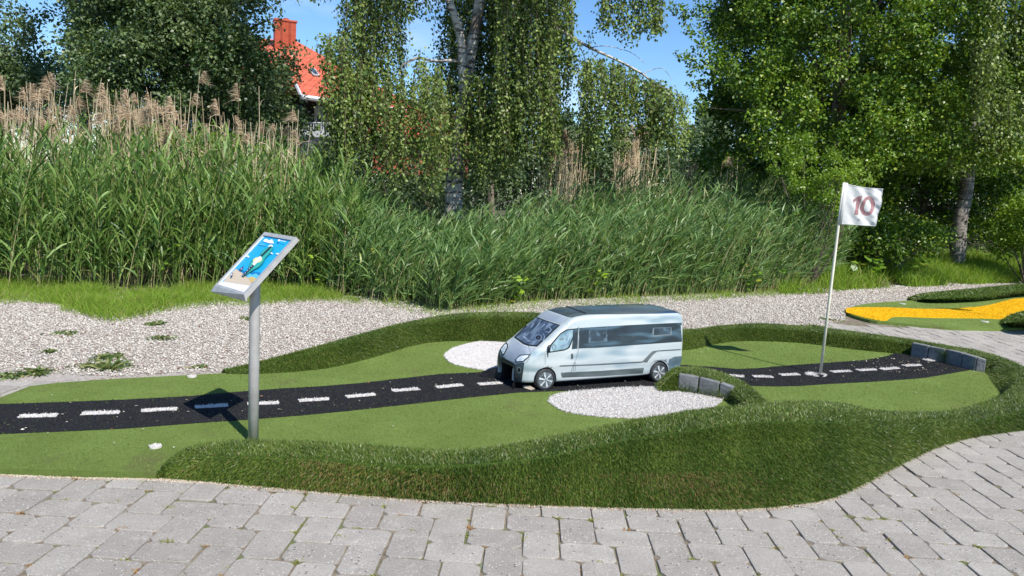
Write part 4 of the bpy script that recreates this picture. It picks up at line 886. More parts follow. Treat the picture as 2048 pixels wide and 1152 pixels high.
def in_px(poly, n, Y0, Y1):
    poly = np.array(poly, float); lo, hi = poly.min(0), poly.max(0); out = []
    while len(out) < n:
        u, v = rng.uniform(lo, hi)
        if inpoly(np.array([u]), np.array([v]), poly)[0]: out.append(D(u, v, rng.uniform(Y0, Y1)))
    return np.array(out)
def clump_tint(ncl, nper, k=4):
    b = np.repeat(rng.uniform(.15, .85, ncl), nper) + rng.normal(size=int(np.sum(nper))) * .2
    return tints(len(b), k, np.clip(b, 0, 1))
def limbs(acc, base, targets, r0, seg=6, T=None):
    for t in targets:
        t = np.array(t); s = base + (t - base) * np.array([.12, .12, rng.uniform(.25, .55)]) ; m = (s + t) / 2 + rng.normal(size=3) * .15 + [0, 0, .2]
        acc.tube(catmull([s, m, t], 5), np.linspace(r0 * .26, r0 * .05, 11), seg)
def tree(name, label, poly, Y0, Y1, ncl, r, nper, size, mat, trunk_px, tr, group='trees around the course', extra=None, bark='bark', backfill=0, canopy=0, hollow=None):
    base = np.array(trunk_px[0]); root = empty(name, tuple(base)); tag(root, label, 'tree', group)
    cs = in_px(poly, ncl, Y0, Y1); rs = rng.uniform(r[0], r[1], ncl); npr = (nper * (rs / r[1]) ** 2).astype(int) + 30
    if extra is not None:
        for (u, v, Y_, rr, n_) in extra: cs = np.r_[cs, [D(u, v, Y_)]]; rs = np.r_[rs, rr]; npr = np.r_[npr, n_]
    if hollow:
        for i_, c_ in enumerate(cs):
            q_ = c_ - CP; zc_ = q_ @ FW; u_, v_ = 1024 + F * (q_ @ RT) / zc_, 576 - F * (q_ @ UP) / zc_
            if any(((u_ - a) / ra) ** 2 + ((v_ - b) / rb) ** 2 < 1 for a, b, ra, rb in hollow): cs[i_] = CP + q_ * (rng.uniform(16.6, 18) / q_[1])
    V, Fa = clump_leaves(cs, rs, npr, size); T = clump_tint(len(cs), npr)
    if canopy:
        c2 = in_px([(a, -150 - 500 * (k == 1)) for a, k in ((poly[0][0] - 20, 0), (poly[0][0] - 20, 1), (poly[-1][0], 1), (poly[-1][0], 0))], canopy, Y0, Y1 + 1); V2, F2 = clump_leaves(c2, rng.uniform(.5, .8, canopy), np.full(canopy, 420), size * 1.9); V = np.r_[V, V2]; Fa = np.r_[Fa, F2 + len(T)]; T = np.r_[T, tints(len(V2) // 4, 4)]
    if backfill:
        c2 = in_px(poly, 60, Y1, Y1 + 1.2); V2, F2 = clump_leaves(c2, np.full(60, r[1] * 1.6), np.full(60, backfill // 60), size * 1.9); V = np.r_[V, V2]; Fa = np.r_[Fa, F2 + len(T)]; T = np.r_[T, tints(len(V2) // 4, 4)]
    mk('crown', V, Fa, mat, root, T)
    ac = Acc(); ac.tube(catmull(trunk_px, 5), np.linspace(tr, tr * .45, (len(trunk_px) - 1) * 5 + 1), 10); top = np.array(trunk_px[-1])
    ac.build('trunk', M[bark], root, True)
    ac = Acc(); limbs(ac, (base + top) / 2, cs[rng.choice(len(cs), min(22, len(cs)), replace=False)], tr * .8); ac.build('limbs', M[bark], root, True)
    return root
def TP(l): return [D(u, v, Y_) for u, v, Y_ in l]
def onground(u, Y_): p = D(u, 500, Y_); return np.array([p[0], p[1], ground_z(p[0], p[1])])
tree('poplar_tree', 'dense dark green tree in front of the red roofed house', [(165, -170), (540, -170), (535, 10), (505, 60), (500, 100), (560, 130), (570, 180), (590, 235), (590, 300), (170, 320), (150, 100)], 14.5, 18, 300, (.26, .55), 640, .075, M['alderleaf'],
     [onground(420, 16), D(415, 300, 16), D(400, 100, 16), D(380, -100, 16)], .22, extra=[(580, 105, 15, .25, 160), (575, 140, 15, .3, 220), (545, 230, 15, .4, 300), (600, 260, 15, .35, 250), (540, 40, 15, .28, 130), (470, 75, 14.6, .35, 420), (500, 100, 14.6, .35, 420), (440, 90, 14.6, .35, 420), (525, 130, 14.6, .3, 300), (480, 140, 14.6, .35, 400), (550, 160, 14.6, .33, 300), (430, 140, 14.6, .35, 400)], canopy=50)
tree('round_tree', 'mid green round tree at the far left edge behind the reeds', [(-140, 60), (-60, 30), (30, 45), (95, 70), (120, 130), (120, 260), (-140, 260)], 19, 22, 70, (.4, .8), 500, .10, M['farleaf'], [onground(10, 20.5), D(10, 200, 20.5), D(10, 90, 20.5)], .2, extra=[(60, 40, 20, .4, 200), (20, 15, 20, .4, 150), (100, 25, 20, .3, 80)])
tree('poplar_tree', 'dark tree between the round tree and the red roofed house', [(95, -170), (240, -170), (230, 60), (190, 200), (150, 200), (150, 60)], 18, 21, 55, (.35, .7), 380, .09, M['alderleaf'], [onground(170, 19), D(170, 200, 19), D(170, 20, 19)], .2)
elm_poly = [(1425, -170), (1420, 0), (1430, 110), (1425, 180), (1410, 250), (1440, 320), (1500, 370), (1560, 400), (1680, 430), (1760, 420), (1830, 350), (1960, 340), (2080, 300), (2160, 300), (2160, -170)]
tree('elm_tree', 'large bright green tree filling the right side above the flag', elm_poly, 12.4, 17, 680, (.16, .36), 470, .060, M['elmleaf'],
     [onground(1640, 14.5), D(1650, 420, 14.5), D(1680, 200, 14.5), D(1690, -50, 14.5)], .20,
     extra=[(1352, 15, 13, .13, 70), (1370, 30, 13, .15, 90), (1385, 60, 13, .15, 90), (1362, 112, 13, .11, 50), (1382, 118, 13, .13, 70), (1400, 20, 13, .2, 140), (1410, 90, 13, .2, 160), (1395, 170, 13, .16, 110), (1388, 140, 13, .12, 60), (1400, 215, 13, .16, 110)] + [(float(a_), float(b_), 12.6, .34, 420) for a_, b_ in zip(np.linspace(1480, 2140, 46), 165 + 150 * np.sin(np.arange(46) * 2.4))], backfill=50000, canopy=300, hollow=[(1470, 245, 55, 75), (1590, 345, 95, 45), (1790, 395, 140, 60), (1700, 150, 50, 20), (1820, 270, 40, 25)])
tree('elm_tree', 'second dark tree closing the view behind the bright green tree', [(1440, 60), (2200, 60), (2200, 500), (1440, 440)], 19.5, 23, 130, (.5, 1.0), 420, .13, M['elmleaf'], [onground(1560, 21), D(1560, 300, 21), D(1570, 60, 21)], .2)
tree('hazel_tree', 'shaded tree behind the birch trunk at the right edge', [(1700, 330), (2150, 330), (2150, 470), (1960, 470), (1700, 490)], 17.5, 20, 70, (.4, .8), 380, .08, M['elmleaf'], [onground(1850, 19), D(1850, 420, 19), D(1850, 330, 19)], .15)

# ---- weeping birches
def strands(spec, mat, root, leaf=.050, gap=.016):
    Ps, As, Ns, Ss, B_t = [], [], [], [], []; tw = Acc()
    for (u0, u1, vt, vb, n, Y_, dy) in spec:
        for k in range(n):
            f = (k + rng.uniform()) / n; u = u0 + (u1 - u0) * f
            u += 7 * math.sin(u * .23 + n) + 4 * math.sin(u * .61)
            t0 = vt if not callable(vt) else vt(u); yy = Y_ + rng.uniform(-dy, dy)
            top = D(u, t0 + rng.uniform(-12, 12), yy); wv = .5 + .5 * math.sin(u * .11 + n * 1.3) * math.sin(u * .037 + 2); bot = D(u + rng.normal() * 7, vb[0] + (vb[1] - vb[0]) * np.clip(.55 * wv + .6 * rng.uniform() ** 1.4, 0, 1), yy)
            L = max(.15, top[2] - bot[2]); m = max(4, int(L / gap)); t = np.sort(rng.uniform(0, 1, m)); ph_ = rng.uniform(0, 6.28)
            c = top + (bot - top) * t[:, None] + np.stack([(.07 * np.sin(t * 4 + ph_) + .03 * np.sin(t * 11 + 2 * ph_)), .06 * np.cos(t * 4 + ph_), 0 * t], 1) * np.sqrt(t)[:, None]
            tw.tube(c[::max(1, m // 8)] if m >= 8 else c[[0, -1]], .0022, 3, cap=False)
            o = nrm(rng.normal(size=(m, 3)) * [1, 1, .3]); Ps.append(c + o * rng.uniform(.0, .13, (m, 1)) * np.sqrt(rng.uniform(.2, 1))); As.append(nrm(o * .5 + [0, 0, -1] + rng.normal(size=(m, 3)) * .45)); Ns.append(nrm(o + rng.normal(size=(m, 3)) * .7 + [.1, -.3, .15])); Ss.append(leaf * rng.uniform(.6, 1.25, m)); B_t.append(np.clip(rng.uniform(.05, .95) + rng.normal(size=m) * .2, 0, 1))
    V, Fa = kites(np.concatenate(Ps), np.concatenate(As), np.concatenate(Ns), np.concatenate(Ss), .78, .08)
    cr = mk('crown', V, Fa, mat, root, tints(len(V) // 4, 4, np.concatenate(B_t))); tw.build('twigs', M['twig'], root); return cr
b0 = onground(908, 12.5); birch = empty('weeping_birch', tuple(b0)); tag(birch, 'weeping birch with pale trunk and hanging leaf curtains in the middle', 'tree', 'trees around the course')
ac = Acc(); ac.tube(catmull([b0, D(908, 390, 12.5), D(914, 300, 12.5), D(926, 215, 12.5), D(940, 110, 12.5), D(957, 20, 12.5), D(968, -120, 12.5), D(975, -400, 12.6)], 5), np.interp(np.linspace(0, 1, 36), [0, .3, .5, 1], [.16, .125, .11, .06]), 14)
ac.tube(catmull([D(925, 240, 12.45), D(926, 160, 12.4), D(922, 80, 12.3), D(907, 25, 12.2), D(888, -30, 12.2), D(870, -160, 12.1)], 5), np.linspace(.085, .05, 26), 10); ac.build('trunk', M['birchbark'], birch, True)
ac = Acc()
def br(l, r0, r1): ac.tube(catmull(TP(l), 5), np.linspace(r0, r1, (len(l) - 1) * 5 + 1), 7)
br([(1040, 10, 12.2), (1090, 42, 12), (1130, 66, 11.9), (1180, 95, 11.8), (1240, 123, 11.7), (1285, 148, 11.6), (1310, 168, 11.5), (1340, 180, 11.5)], .032, .010)
br([(968, -60, 12.4), (1010, -20, 12.3), (1040, 10, 12.2)], .05, .045)
br([(940, 125, 12.4), (900, 121, 12.2), (868, 122, 12.1), (838, 116, 12), (815, 124, 12), (800, 135, 11.9)], .03, .014); br([(838, 116, 12), (812, 130, 11.9), (806, 160, 11.9)], .010, .004)
br([(868, 122, 12.1), (850, 126, 12), (832, 140, 12), (826, 165, 12)], .009, .004); br([(1180, 95, 11.8), (1215, 92, 11.8), (1262, 105, 11.8), (1290, 128, 11.7)], .007, .003); br([(1200, 102, 11.8), (1180, 130, 11.8), (1165, 165, 11.8)], .009, .003)
br([(1285, 148, 11.6), (1322, 136, 11.6), (1345, 160, 11.6)], .006, .003); br([(1045, -5, 12), (1022, 20, 12), (1012, 60, 12)], .012, .004); br([(1150, 75, 11.9), (1170, 120, 11.9), (1160, 160, 11.9)], .010, .004)
ac.build('limbs', M['birchbark'], birch, True)
brv = lambda u: np.interp(u, [1150, 1200, 1250, 1300, 1340, 1375], [120, 122, 138, 160, 178, 200])
strands([(900, 1130, -90, (180, 370), 95, 12.9, .3), (648, 700, 75, (200, 370), 34, 11.4, .4), (690, 740, -90, (150, 330), 46, 11.8, .5), (740, 800, -90, (90, 200), 46, 12, .5), (660, 900, lambda u: 170 + 45 * math.sin(u * .05) + 25 * math.sin(u * .17), (260, 410), 165, 11.4, .7), (745, 805, 145, (220, 320), 26, 11.5, .3), (740, 860, -80, (10, 60), 34, 12.2, .4),
         (880, 1000, -90, (120, 330), 60, 12.9, .4), (930, 990, 150, (300, 400), 34, 12.1, .3), (870, 910, 150, (250, 390), 22, 12.6, .4), (990, 1060, -90, (230, 370), 66, 12.2, .7), (1055, 1112, -90, (230, 350), 50, 12, .6), (1110, 1145, -80, (60, 220), 24, 12, .4),
         (1158, 1250, brv, (210, 340), 66, 11.6, .5), (1240, 1300, brv, (210, 320), 38, 11.6, .4), (1295, 1366, brv, (250, 315), 66, 11.5, .4), (1200, 1232, -90, (30, 70), 20, 11.8, .3), (1248, 1274, -90, (50, 95), 18, 11.8, .3), (1284, 1328, -90, (45, 92), 28, 11.8, .3),
         (1160, 1175, 60, (80, 190), 3, 11.8, .2), (600, 640, -60, (-5, 12), 8, 11.8, .3), (620, 660, 78, (95, 170), 6, 11.4, .2), (560, 1200, lambda u: -600, (-330, -60), 150, 12.3, 1.4), (800, 1250, lambda u: -420, (-300, -110), 120, 10.9, .6)], M['birchleaf'], birch)
b1 = onground(1916, 16); b2 = empty('silver_birch', tuple(b1)); tag(b2, 'birch with banded trunk, crown shade put into its bark colour, at the right edge', 'tree', 'trees around the course')
ac = Acc(); ac.tube(catmull([b1 - [0, 0, .1], D(1916, 500, 16), D(1920, 440, 16), D(1932, 380, 16), D(1945, 250, 16), D(1950, 50, 16), D(1950, -200, 16)], 5), np.linspace(.165, .10, 31), 14); ac.build('trunk', M['birchbark_shade'], b2, True)
ac = Acc(); ac.tube(catmull(TP([(1948, 60, 16), (1985, -20, 14.5), (2010, -60, 13.2)]), 5), np.linspace(.06, .02, 11), 7); ac.tube(catmull(TP([(1945, 200, 16), (1985, 130, 14.5), (1990, 100, 13.2)]), 5), np.linspace(.05, .015, 11), 7); ac.build('limbs', M['birchbark'], b2, True)
strands([(1950, 1990, 80, (200, 360), 34, 12.3, .3), (1975, 2010, -60, (90, 250), 24, 12.4, .3), (2005, 2040, 180, (280, 350), 22, 12.4, .3), (2030, 2080, -80, (120, 340), 40, 12.6, .3), (1890, 1940, 240, (330, 385), 12, 12.6, .2)], M['birchleaf'], b2, .05, .024)

# ---- distant trees
def far_tree(u, v0, v1, wpx, Y_, label, n=26, name='distant_tree'):
    poly = [(u - wpx / 2, v1), (u - wpx / 2.2, (v0 + v1) / 2), (u - wpx / 6, v0), (u + wpx / 6, v0), (u + wpx / 2.2, (v0 + v1) / 2), (u + wpx / 2, v1)]
    r = wpx * Y_ / 1500 * .16; cs = in_px(poly, n, Y_ - 1.5, Y_ + 1.5); b_ = onground(u, Y_); root = empty(name, tuple(b_)); tag(root, label, 'tree', 'distant trees')
    npr = np.full(n, 150); V, Fa = clump_leaves(cs, np.full(n, r), npr, .16 * Y_ / 30, 1.4); mk('crown', V, Fa, M['farleaf'], root, clump_tint(n, npr))
    a2 = Acc(); a2.tube([b_, D(u, (v0 + v1) / 2, Y_)], [.2, .08], 6); a2.build('trunk', M['bark'], root)
far_tree(1412, 185, 360, 90, 34, 'distant willow seen in the gap left of the large green tree', 34)
far_tree(1120, 236, 300, 90, 60, 'small distant tree below the birch branch over the dry reeds'); far_tree(1370, 318, 380, 44, 60, 'tiny distant tree low in the sky gap', 12)
far_tree(1200, 262, 350, 130, 45, 'distant tree behind the right curtain of the weeping birch'); far_tree(980, 230, 350, 130, 40, 'distant tree straight behind the birch trunk'); far_tree(1300, 262, 360, 110, 48, 'distant tree behind the dry reed plumes on the right')
for i, (u, v0, v1, w_, Y_, lb) in enumerate([(760, 262, 380, 260, 52, 'far tree in the belt behind the red outbuilding'), (930, 268, 390, 240, 55, 'far tree in the belt directly left of the birch trunk'), (1060, 282, 395, 220, 54, 'far tree in the belt right of the birch trunk'),
    (1180, 285, 405, 220, 58, 'far tree in the belt under the birch branch'), (1290, 292, 405, 200, 56, 'far tree in the belt behind the right dry reeds'), (1470, 250, 425, 260, 30, 'tree in the belt behind the left edge of the bright green tree'), (1600, 180, 440, 300, 26, 'tree in the belt straight behind the bright green tree'),
    (1760, 200, 460, 300, 26, 'tree in the belt behind the flag'), (1920, 200, 470, 300, 26, 'tree in the belt behind the birch at the right edge'), (2080, 220, 480, 300, 26, 'last tree of the belt at the right frame edge'), (1390, 335, 420, 120, 60, 'low far bush at the foot of the sky gap')]): far_tree(u, v0, v1, w_, Y_, lb, 44)
far_tree(850, 308, 430, 240, 18, 'low bush behind the reeds left of the birch trunk', 44, 'bush'); far_tree(640, 290, 400, 180, 18, 'low bush under the balcony of the house', 26, 'bush')

# ---- shrubs
def shrub(name, label, poly, Y0, Y1, n, r, nper, size, mat, bu):
    b_ = onground(*bu); root = empty(name, tuple(b_)); tag(root, label, 'shrub', 'shrubs under the trees'); cs = in_px(poly, n, Y0, Y1); rs = rng.uniform(*r, n); npr = np.full(n, nper)
    V, Fa = clump_leaves(cs, rs, npr, size, .7); mk('crown', V, Fa, mat, root, clump_tint(n, npr)); ac = Acc()
    for c in cs[:: max(1, n // 14)]: ac.tube(catmull([b_, (b_ + c) / 2 + rng.normal(size=3) * .08, c], 4), np.linspace(.018, .004, 9), 5)
    ac.build('stems', M['bark'], root)
M['weedleaf'] = foliage('weed_leaf', (.05, .09, .02), (.13, .18, .05), (.25, .24, .10), .8, .5, .2, .3)
M['shrubleaf'] = foliage('shrub_leaf', (.07, .15, .015), (.20, .30, .035), (.27, .33, .05), .9, .4, .35, .4)
shrub('shrub', 'light green shrub with arching sprays left of the flag', [(1530, 290), (1580, 300), (1600, 268), (1650, 300), (1700, 300), (1750, 345), (1740, 370), (1690, 385), (1720, 420), (1640, 410), (1600, 440), (1590, 380), (1540, 350)], 11.4, 12.8, 80, (.07, .17), 95, .045, M['shrubleaf'], (1630, 12.2))
shrub('shrub', 'yellow green rounded shrub at the right edge beside the birch trunk', [(1995, 420), (2050, 400), (2140, 400), (2140, 500), (1990, 500)], 14.6, 16, 40, (.2, .4), 300, .055, M['shrubleaf'], (2060, 15.4))
shrub('shrub', 'dark shrub in the shade behind the flag cloth', [(1640, 420), (1760, 430), (1870, 450), (1880, 500), (1660, 520)], 13.2, 15, 50, (.2, .4), 240, .06, M['elmleaf'], (1760, 14))
shrub('shrub', 'low bush of climbing leaves between the reeds and the dark tree', [(280, 262), (470, 262), (520, 300), (640, 330), (640, 400), (300, 330)], 9.8, 11, 34, (.12, .26), 70, .055, M['shrubleaf'], (450, 10.2))

# ---- reeds
def ground_line(l, z=-.03): return np.array([G(u, v, z) for u, v in l])
REEDF = ground_line([(-420, 588), (-200, 590), (0, 590), (150, 592), (300, 588), (420, 588), (540, 586), (640, 590), (740, 610), (850, 622), (880, 634), (960, 622), (1050, 612), (1200, 604), (1370, 598), (1500, 592), (1600, 584), (1660, 574)])
def band(line, N, depth, power=1.0, jitter=0.0):
    d = np.r_[0, np.cumsum(np.linalg.norm(np.diff(line[:, :2], axis=0), axis=1))]; s = rng.uniform(0, d[-1], N)
    x = np.interp(s, d, line[:, 0]); y = np.interp(s, d, line[:, 1]); dd = depth * rng.uniform(size=N) ** power; jit = jitter * rng.uniform(size=N) ** 2; x = x + (dd - jit) * x / y; y = y + dd - jit; return x, y, dd
def uof(x, y): return 1024 + 1500 * x / y
def reeds(x, y, h, nleaf, llen, lw, lean, wind, name, label, mleaf, seed=0, leafang=(25, 55), grp=None):
    N = len(x); z0 = terrain(x, y); P = np.stack([x, y, z0], 1)
    dr = nrm(np.stack([lean[0] + rng.normal(size=N) * .11, rng.normal(size=N) * .09 - .02, np.ones(N)], 1)); bend = np.stack([np.full(N, lean[1]) + rng.normal(size=N) * .05, rng.normal(size=N) * .04, -np.full(N, .03)], 1)
    V1, F1 = strips(P, dr, h * .97, .0065, bend, 3, [1, .9, .7, .4], side=np.tile([1., 0, 0], (N, 1)))
    hu = np.where(rng.uniform(size=N) < .3, 1., .2); root_o = mk(name, V1, F1, M['stem'], None, tints(N, 8, rng.uniform(size=N), hu)); tag(root_o, label, 'reeds', None, 'stuff')
    tot = N * nleaf; k = np.repeat(np.arange(N), nleaf); t = rng.uniform(.10, 1.0, tot) ** .9
    Q = P[k] + dr[k] * (h[k] * t)[:, None] * .97 + bend[k] * (h[k] * t ** 2)[:, None]
    az = rng.uniform(0, 2 * math.pi, tot) if wind is None else rng.normal(wind, 1.35, tot)
    an = np.radians(rng.uniform(*leafang, tot)) * (1.1 - .5 * t); A = nrm(np.stack([np.cos(az) * np.sin(an), np.sin(az) * np.sin(an), np.cos(an)], 1) + dr[k] * .15)
    L = llen * rng.uniform(.6, 1.2, tot) * (1.05 - .35 * t); droop = np.stack([np.cos(az) * .28, np.sin(az) * .28, -rng.uniform(.05, .5, tot)], 1)
    V, Fa = strips(Q, A, L, lw * rng.uniform(.6, 1.2, tot), droop, 4, [.5, 1, .95, .6, .03])
    mk('leaves', V, Fa, mleaf, root_o, tints(tot, 10)); root_o.children[0]['kind'] = 'stuff'
    return root_o
x, y, dd = band(REEDF, 5200, 3.6, 1.25); u = uof(x, y); k = u < 690; x1, y1, u1 = x[k], y[k], u[k]
h1 = np.interp(u1, [-300, 0, 350, 480, 600, 700], [1.75, 1.72, 1.70, 1.60, 1.50, 1.32]) * rng.uniform(.55, 1.12, len(u1)) * (.92 + .06 * (y1 - 7.5)) * (1 + .13 * fnoise(x1, y1, 3.0, 21))
reeds(x1, y1, h1, 17, .38, .0205, (.05, .06), None, 'reed_bed', 'tall broad leaved green reeds filling the left half', M['reed'], leafang=(10, 42))
k = (u >= 640); x2, y2, u2 = x[k], y[k], u[k]
h2 = np.interp(u2, [640, 750, 850, 950, 1050, 1200, 1400, 1600, 1700], [1.30, 1.10, .86, .98, 1.32, 1.58, 1.68, 1.62, 1.3]) * rng.uniform(.65, 1.1, len(u2)) * np.clip(.72 + .12 * (dd[k]), .7, 1.1) * (1 + .16 * fnoise(x2, y2, 3.0, 22))
reeds(x2, y2, h2, 14, .36, .0175, (.09, .16), .15, 'reed_bed', 'finer wind bent green reeds behind the van', M['reed2'], leafang=(22, 62))
x, y, dd = band(REEDF[8:], 1500, .8); u = uof(x, y); h3 = np.interp(u, [700, 860, 1000, 1300, 1600], [.5, .62, .55, .6, .5]) * rng.uniform(.6, 1.15, len(x))
reeds(x, y, h3, 11, .22, .012, (.06, .10), .3, 'reed_bed', 'young short reeds along the gravel behind the van', M['reed2'], leafang=(15, 45))
# dry stalks with plumes
def dry(us, vs, Ys, plume, name, label, lean=.03):
    N = len(us); top = np.array([D(a, b, c) for a, b, c in zip(us, vs, Ys)]); base = top.copy(); base[:, 2] = -.03; base[:, 0] -= rng.normal(size=N) * .22 + lean; base[:, 1] += rng.normal(size=N) * .1
    Hh = np.linalg.norm(top - base, axis=1); V, Fa = strips(base, nrm(top - base), Hh, .0105, np.zeros((N, 3)), 3, [1, .9, .8, .5], side=np.tile([1., 0, 0], (N, 1)))
    ro = mk(name, V, Fa, M['straw'], None, tints(N, 8)); tag(ro, label, 'dry reeds', None, 'stuff')
    pi = np.where(rng.uniform(size=N) < plume)[0]; per = 170; k = np.repeat(pi, per); t = rng.uniform(0, 1, len(k)); sd_ = np.repeat(np.where(rng.uniform(size=len(pi)) < .7, -1, 1) * rng.uniform(.3, 1, len(pi)), per)
    sz_ = np.repeat(rng.uniform(.12, .24, len(pi)), per); ax = nrm(top - base)[k]
    Q = top[k] - ax * (sz_ * t)[:, None] + np.stack([sd_ * .05 * (1 - t), 0 * t, -.02 * (1 - t)], 1); A = nrm(np.stack([sd_ * rng.uniform(.1, .9, len(k)), rng.normal(size=len(k)) * .35, rng.uniform(.2, 1.0, len(k))], 1))
    V, Fa = strips(Q, A, .105 * rng.uniform(.5, 1.2, len(k)) * (.45 + t), .0058, np.stack([sd_ * .5, 0 * t, -rng.uniform(.4, 1, len(k))], 1), 2, [1, .8, .2]); pc = mk('plumes', V, Fa, M['plume'], ro, tints(len(k), 6)); pc['kind'] = 'stuff'
    lk = rng.integers(0, N, N * 2); t = rng.uniform(.3, .9, len(lk)); az = rng.uniform(0, 6.28, len(lk)); V, Fa = strips(base[lk] + (top - base)[lk] * t[:, None], nrm(np.stack([np.cos(az) * .6, np.sin(az) * .3, np.ones(len(lk))], 1)), .3, .010, np.stack([np.cos(az) * .5, 0 * az, -np.full(len(lk), .7)], 1), 3)
    dl = mk('dry_leaves', V, Fa, M['straw'], ro, tints(len(lk), 8)); dl['kind'] = 'stuff'
n = 400; us = rng.choice([-60, 20, 60, 150, 215, 230, 290, 320, 350, 400, 440, 90, 260, 500, 560, 120], n) + rng.normal(size=n) * 26; vs = np.interp(us, [0, 100, 220, 300, 400, 470], [200, 212, 208, 225, 245, 262]) + rng.normal(size=n) * 24
dry(us, vs, rng.uniform(9.2, 11, n), .22, 'dry_reeds', 'last year\'s straw coloured reeds with brown plumes at the left')
dry(np.array([10., 55, 95, 100, 160, 215, 270, 350, 400, 437, 480, 518, 8, 80, 150, 300, 465, 565]), np.array([150., 165, 142, 150, 155, 165, 190, 205, 140, 195, 165, 172, 170, 185, 165, 215, 230, 250]), rng.uniform(9, 10, 18), .8, 'dry_reeds', 'tallest dry plumed reed stalks rising above the others')
n = 190; us = np.r_[rng.normal(1125, 22, 70), rng.normal(1275, 24, 80), rng.uniform(1080, 1500, 40)]; vs = np.r_[rng.normal(285, 20, 70), rng.normal(275, 22, 80), rng.normal(325, 12, 40)]
dry(us, vs, rng.uniform(12.6, 14.5, n), .22, 'dry_reeds', 'pale dry reeds standing behind the birch curtains', .08)

x, y, dd = band(REEDF, 420, 1.6, .8); zt = rng.uniform(.5, 1.25, len(x)) * np.interp(uof(x, y), [-300, 600, 900, 1700], [1, .95, .6, .75]); n = len(x)
B_ = np.stack([x, y, terrain(x, y)], 1); V, Fa = strips(B_, nrm(np.stack([rng.normal(size=n) * .28, rng.normal(size=n) * .2, np.ones(n)], 1)), zt, .0075, np.stack([rng.normal(size=n) * .25, rng.normal(size=n) * .15, -rng.uniform(0, .15, n)], 1), 4, [1, .9, .8, .6, .3])
tag(mk('dry_reeds', V, Fa, M['straw'], None, tints(n, 10)), 'bent and broken straw stalks caught among the green reeds', 'dry reeds', None, 'stuff')
# ---- low grasses
def grass(line, N, depth, h, wd, name, label, mat, lean=.35, power=1, z=None):
    x, y, dd = band(ground_line(line), N, depth, power, .35); kk = fnoise(x, y, 3.5, 11) > -.35; x, y = x[kk], y[kk]; N = len(x)
    P = np.stack([x, y, terrain(x, y)], 1); dr = nrm(np.stack([rng.normal(size=N) * lean, rng.normal(size=N) * lean, np.ones(N)], 1)); hh = h * rng.uniform(.4, 1.2, N) * (.8 + .4 * fnoise(x, y, 5, 4))
    V, Fa = strips(P, dr, hh, wd, np.stack([rng.normal(size=N) * .3, rng.normal(size=N) * .3, -np.full(N, .2)], 1), 2, [1, .8, .1]); o = mk(name, V, Fa, mat, None, tints(N, 6)); tag(o, label, 'grass', None, 'stuff')
grass([(-400, 615), (0, 608), (80, 612), (150, 622), (215, 642), (250, 640), (330, 622), (420, 612), (520, 610), (640, 602), (720, 610)], 60000, 1.3, .21, .005, 'meadow_grass', 'short bright green grass along the left edge of the gravel', M['horse'])
grass([(700, 608), (840, 626), (880, 640), (960, 632), (1070, 626), (1200, 616), (1370, 606), (1600, 592)], 9000, .8, .15, .006, 'meadow_grass', 'thin grass between the gravel and the reeds behind the van', M['horse'])
grass([(1560, 592), (1640, 590), (1700, 582), (1800, 578), (1900, 574), (2048, 566), (2300, 552)], 42000, 3.0, .42, .010, 'meadow_grass', 'feathery green grass on the low bank at the right', M['horse'], .22, 1.2)
# broad leaved seedlings and brambles
def leafy(u, v, name, label, nst, h, size, Yo=0, matn='broad', spread=.15):
    g = G(u, v, -.02); g[1] += Yo; root = empty(name, tuple(g)); tag(root, label, 'plant', 'wild plants among the grass'); ac = Acc(); Ps = []
    for i in range(nst):
        tip = g + np.array([rng.normal() * spread, rng.normal() * spread * .6, h * rng.uniform(.5, 1.05)]); c = catmull([g, (g + tip) / 2 + rng.normal(size=3) * .02, tip], 4); ac.tube(c, .0035, 4, cap=False); Ps += [c[3], c[5], c[6], c[7], c[8], c[8]]
    P = np.array(Ps) + rng.normal(size=(len(Ps), 3)) * .01; n = len(P); A = nrm(np.stack([rng.normal(size=n), rng.normal(size=n) * .8 - .2, rng.normal(size=n) * .3 - .1], 1)); Nn = nrm(np.stack([rng.normal(size=n) * .3, -.4 + rng.normal(size=n) * .3, np.ones(n)], 1))
    S = nrm(np.cross(A, Nn)); s = (size * rng.uniform(.6, 1.2, n))[:, None]; out = [(0, 0), (.25, .42), (.18, .60), (.48, .46), (.55, .62), (.70, .30), (1, 0), (.70, -.30), (.55, -.62), (.48, -.46), (.18, -.60), (.25, -.42)]
    V = np.stack([P + A * a * s + S * b * s * .8 - Nn * abs(b) * .1 * s for a, b in out], 1).reshape(-1, 3); Fa = [tuple(range(i * 12, i * 12 + 12)) for i in range(n)]
    ac.build('stems', M['stem'], root); mk('leaves', V, Fa, M[matn], root, tints(n, 12))
M['lime'] = foliage('lime_leaf', (.20, .32, .03), (.32, .46, .05), (.4, .42, .06), .9, .45, .4, .3)
leafy(1020, 612, 'maple_seedling', 'yellow green maple seedling in the reeds above the van windscreen', 7, .42, .085, 0, 'lime', .14); leafy(1060, 606, 'maple_seedling', 'darker maple seedling just above the van roof front', 5, .36, .07, .2, 'broad', .12)
for i, (u, v, h, lb) in enumerate([(1760, 580, .62, 'bramble with pale green leaves below the flag cloth'), (1820, 578, .70, 'bramble arching right of the flag pole'), (1855, 572, .58, 'bramble nearest to the birch trunk'), (1715, 582, .42, 'bramble close to the flag pole on its right')]): leafy(u, v, 'bramble', lb, 9, h, .12, .5, 'broad', .22)
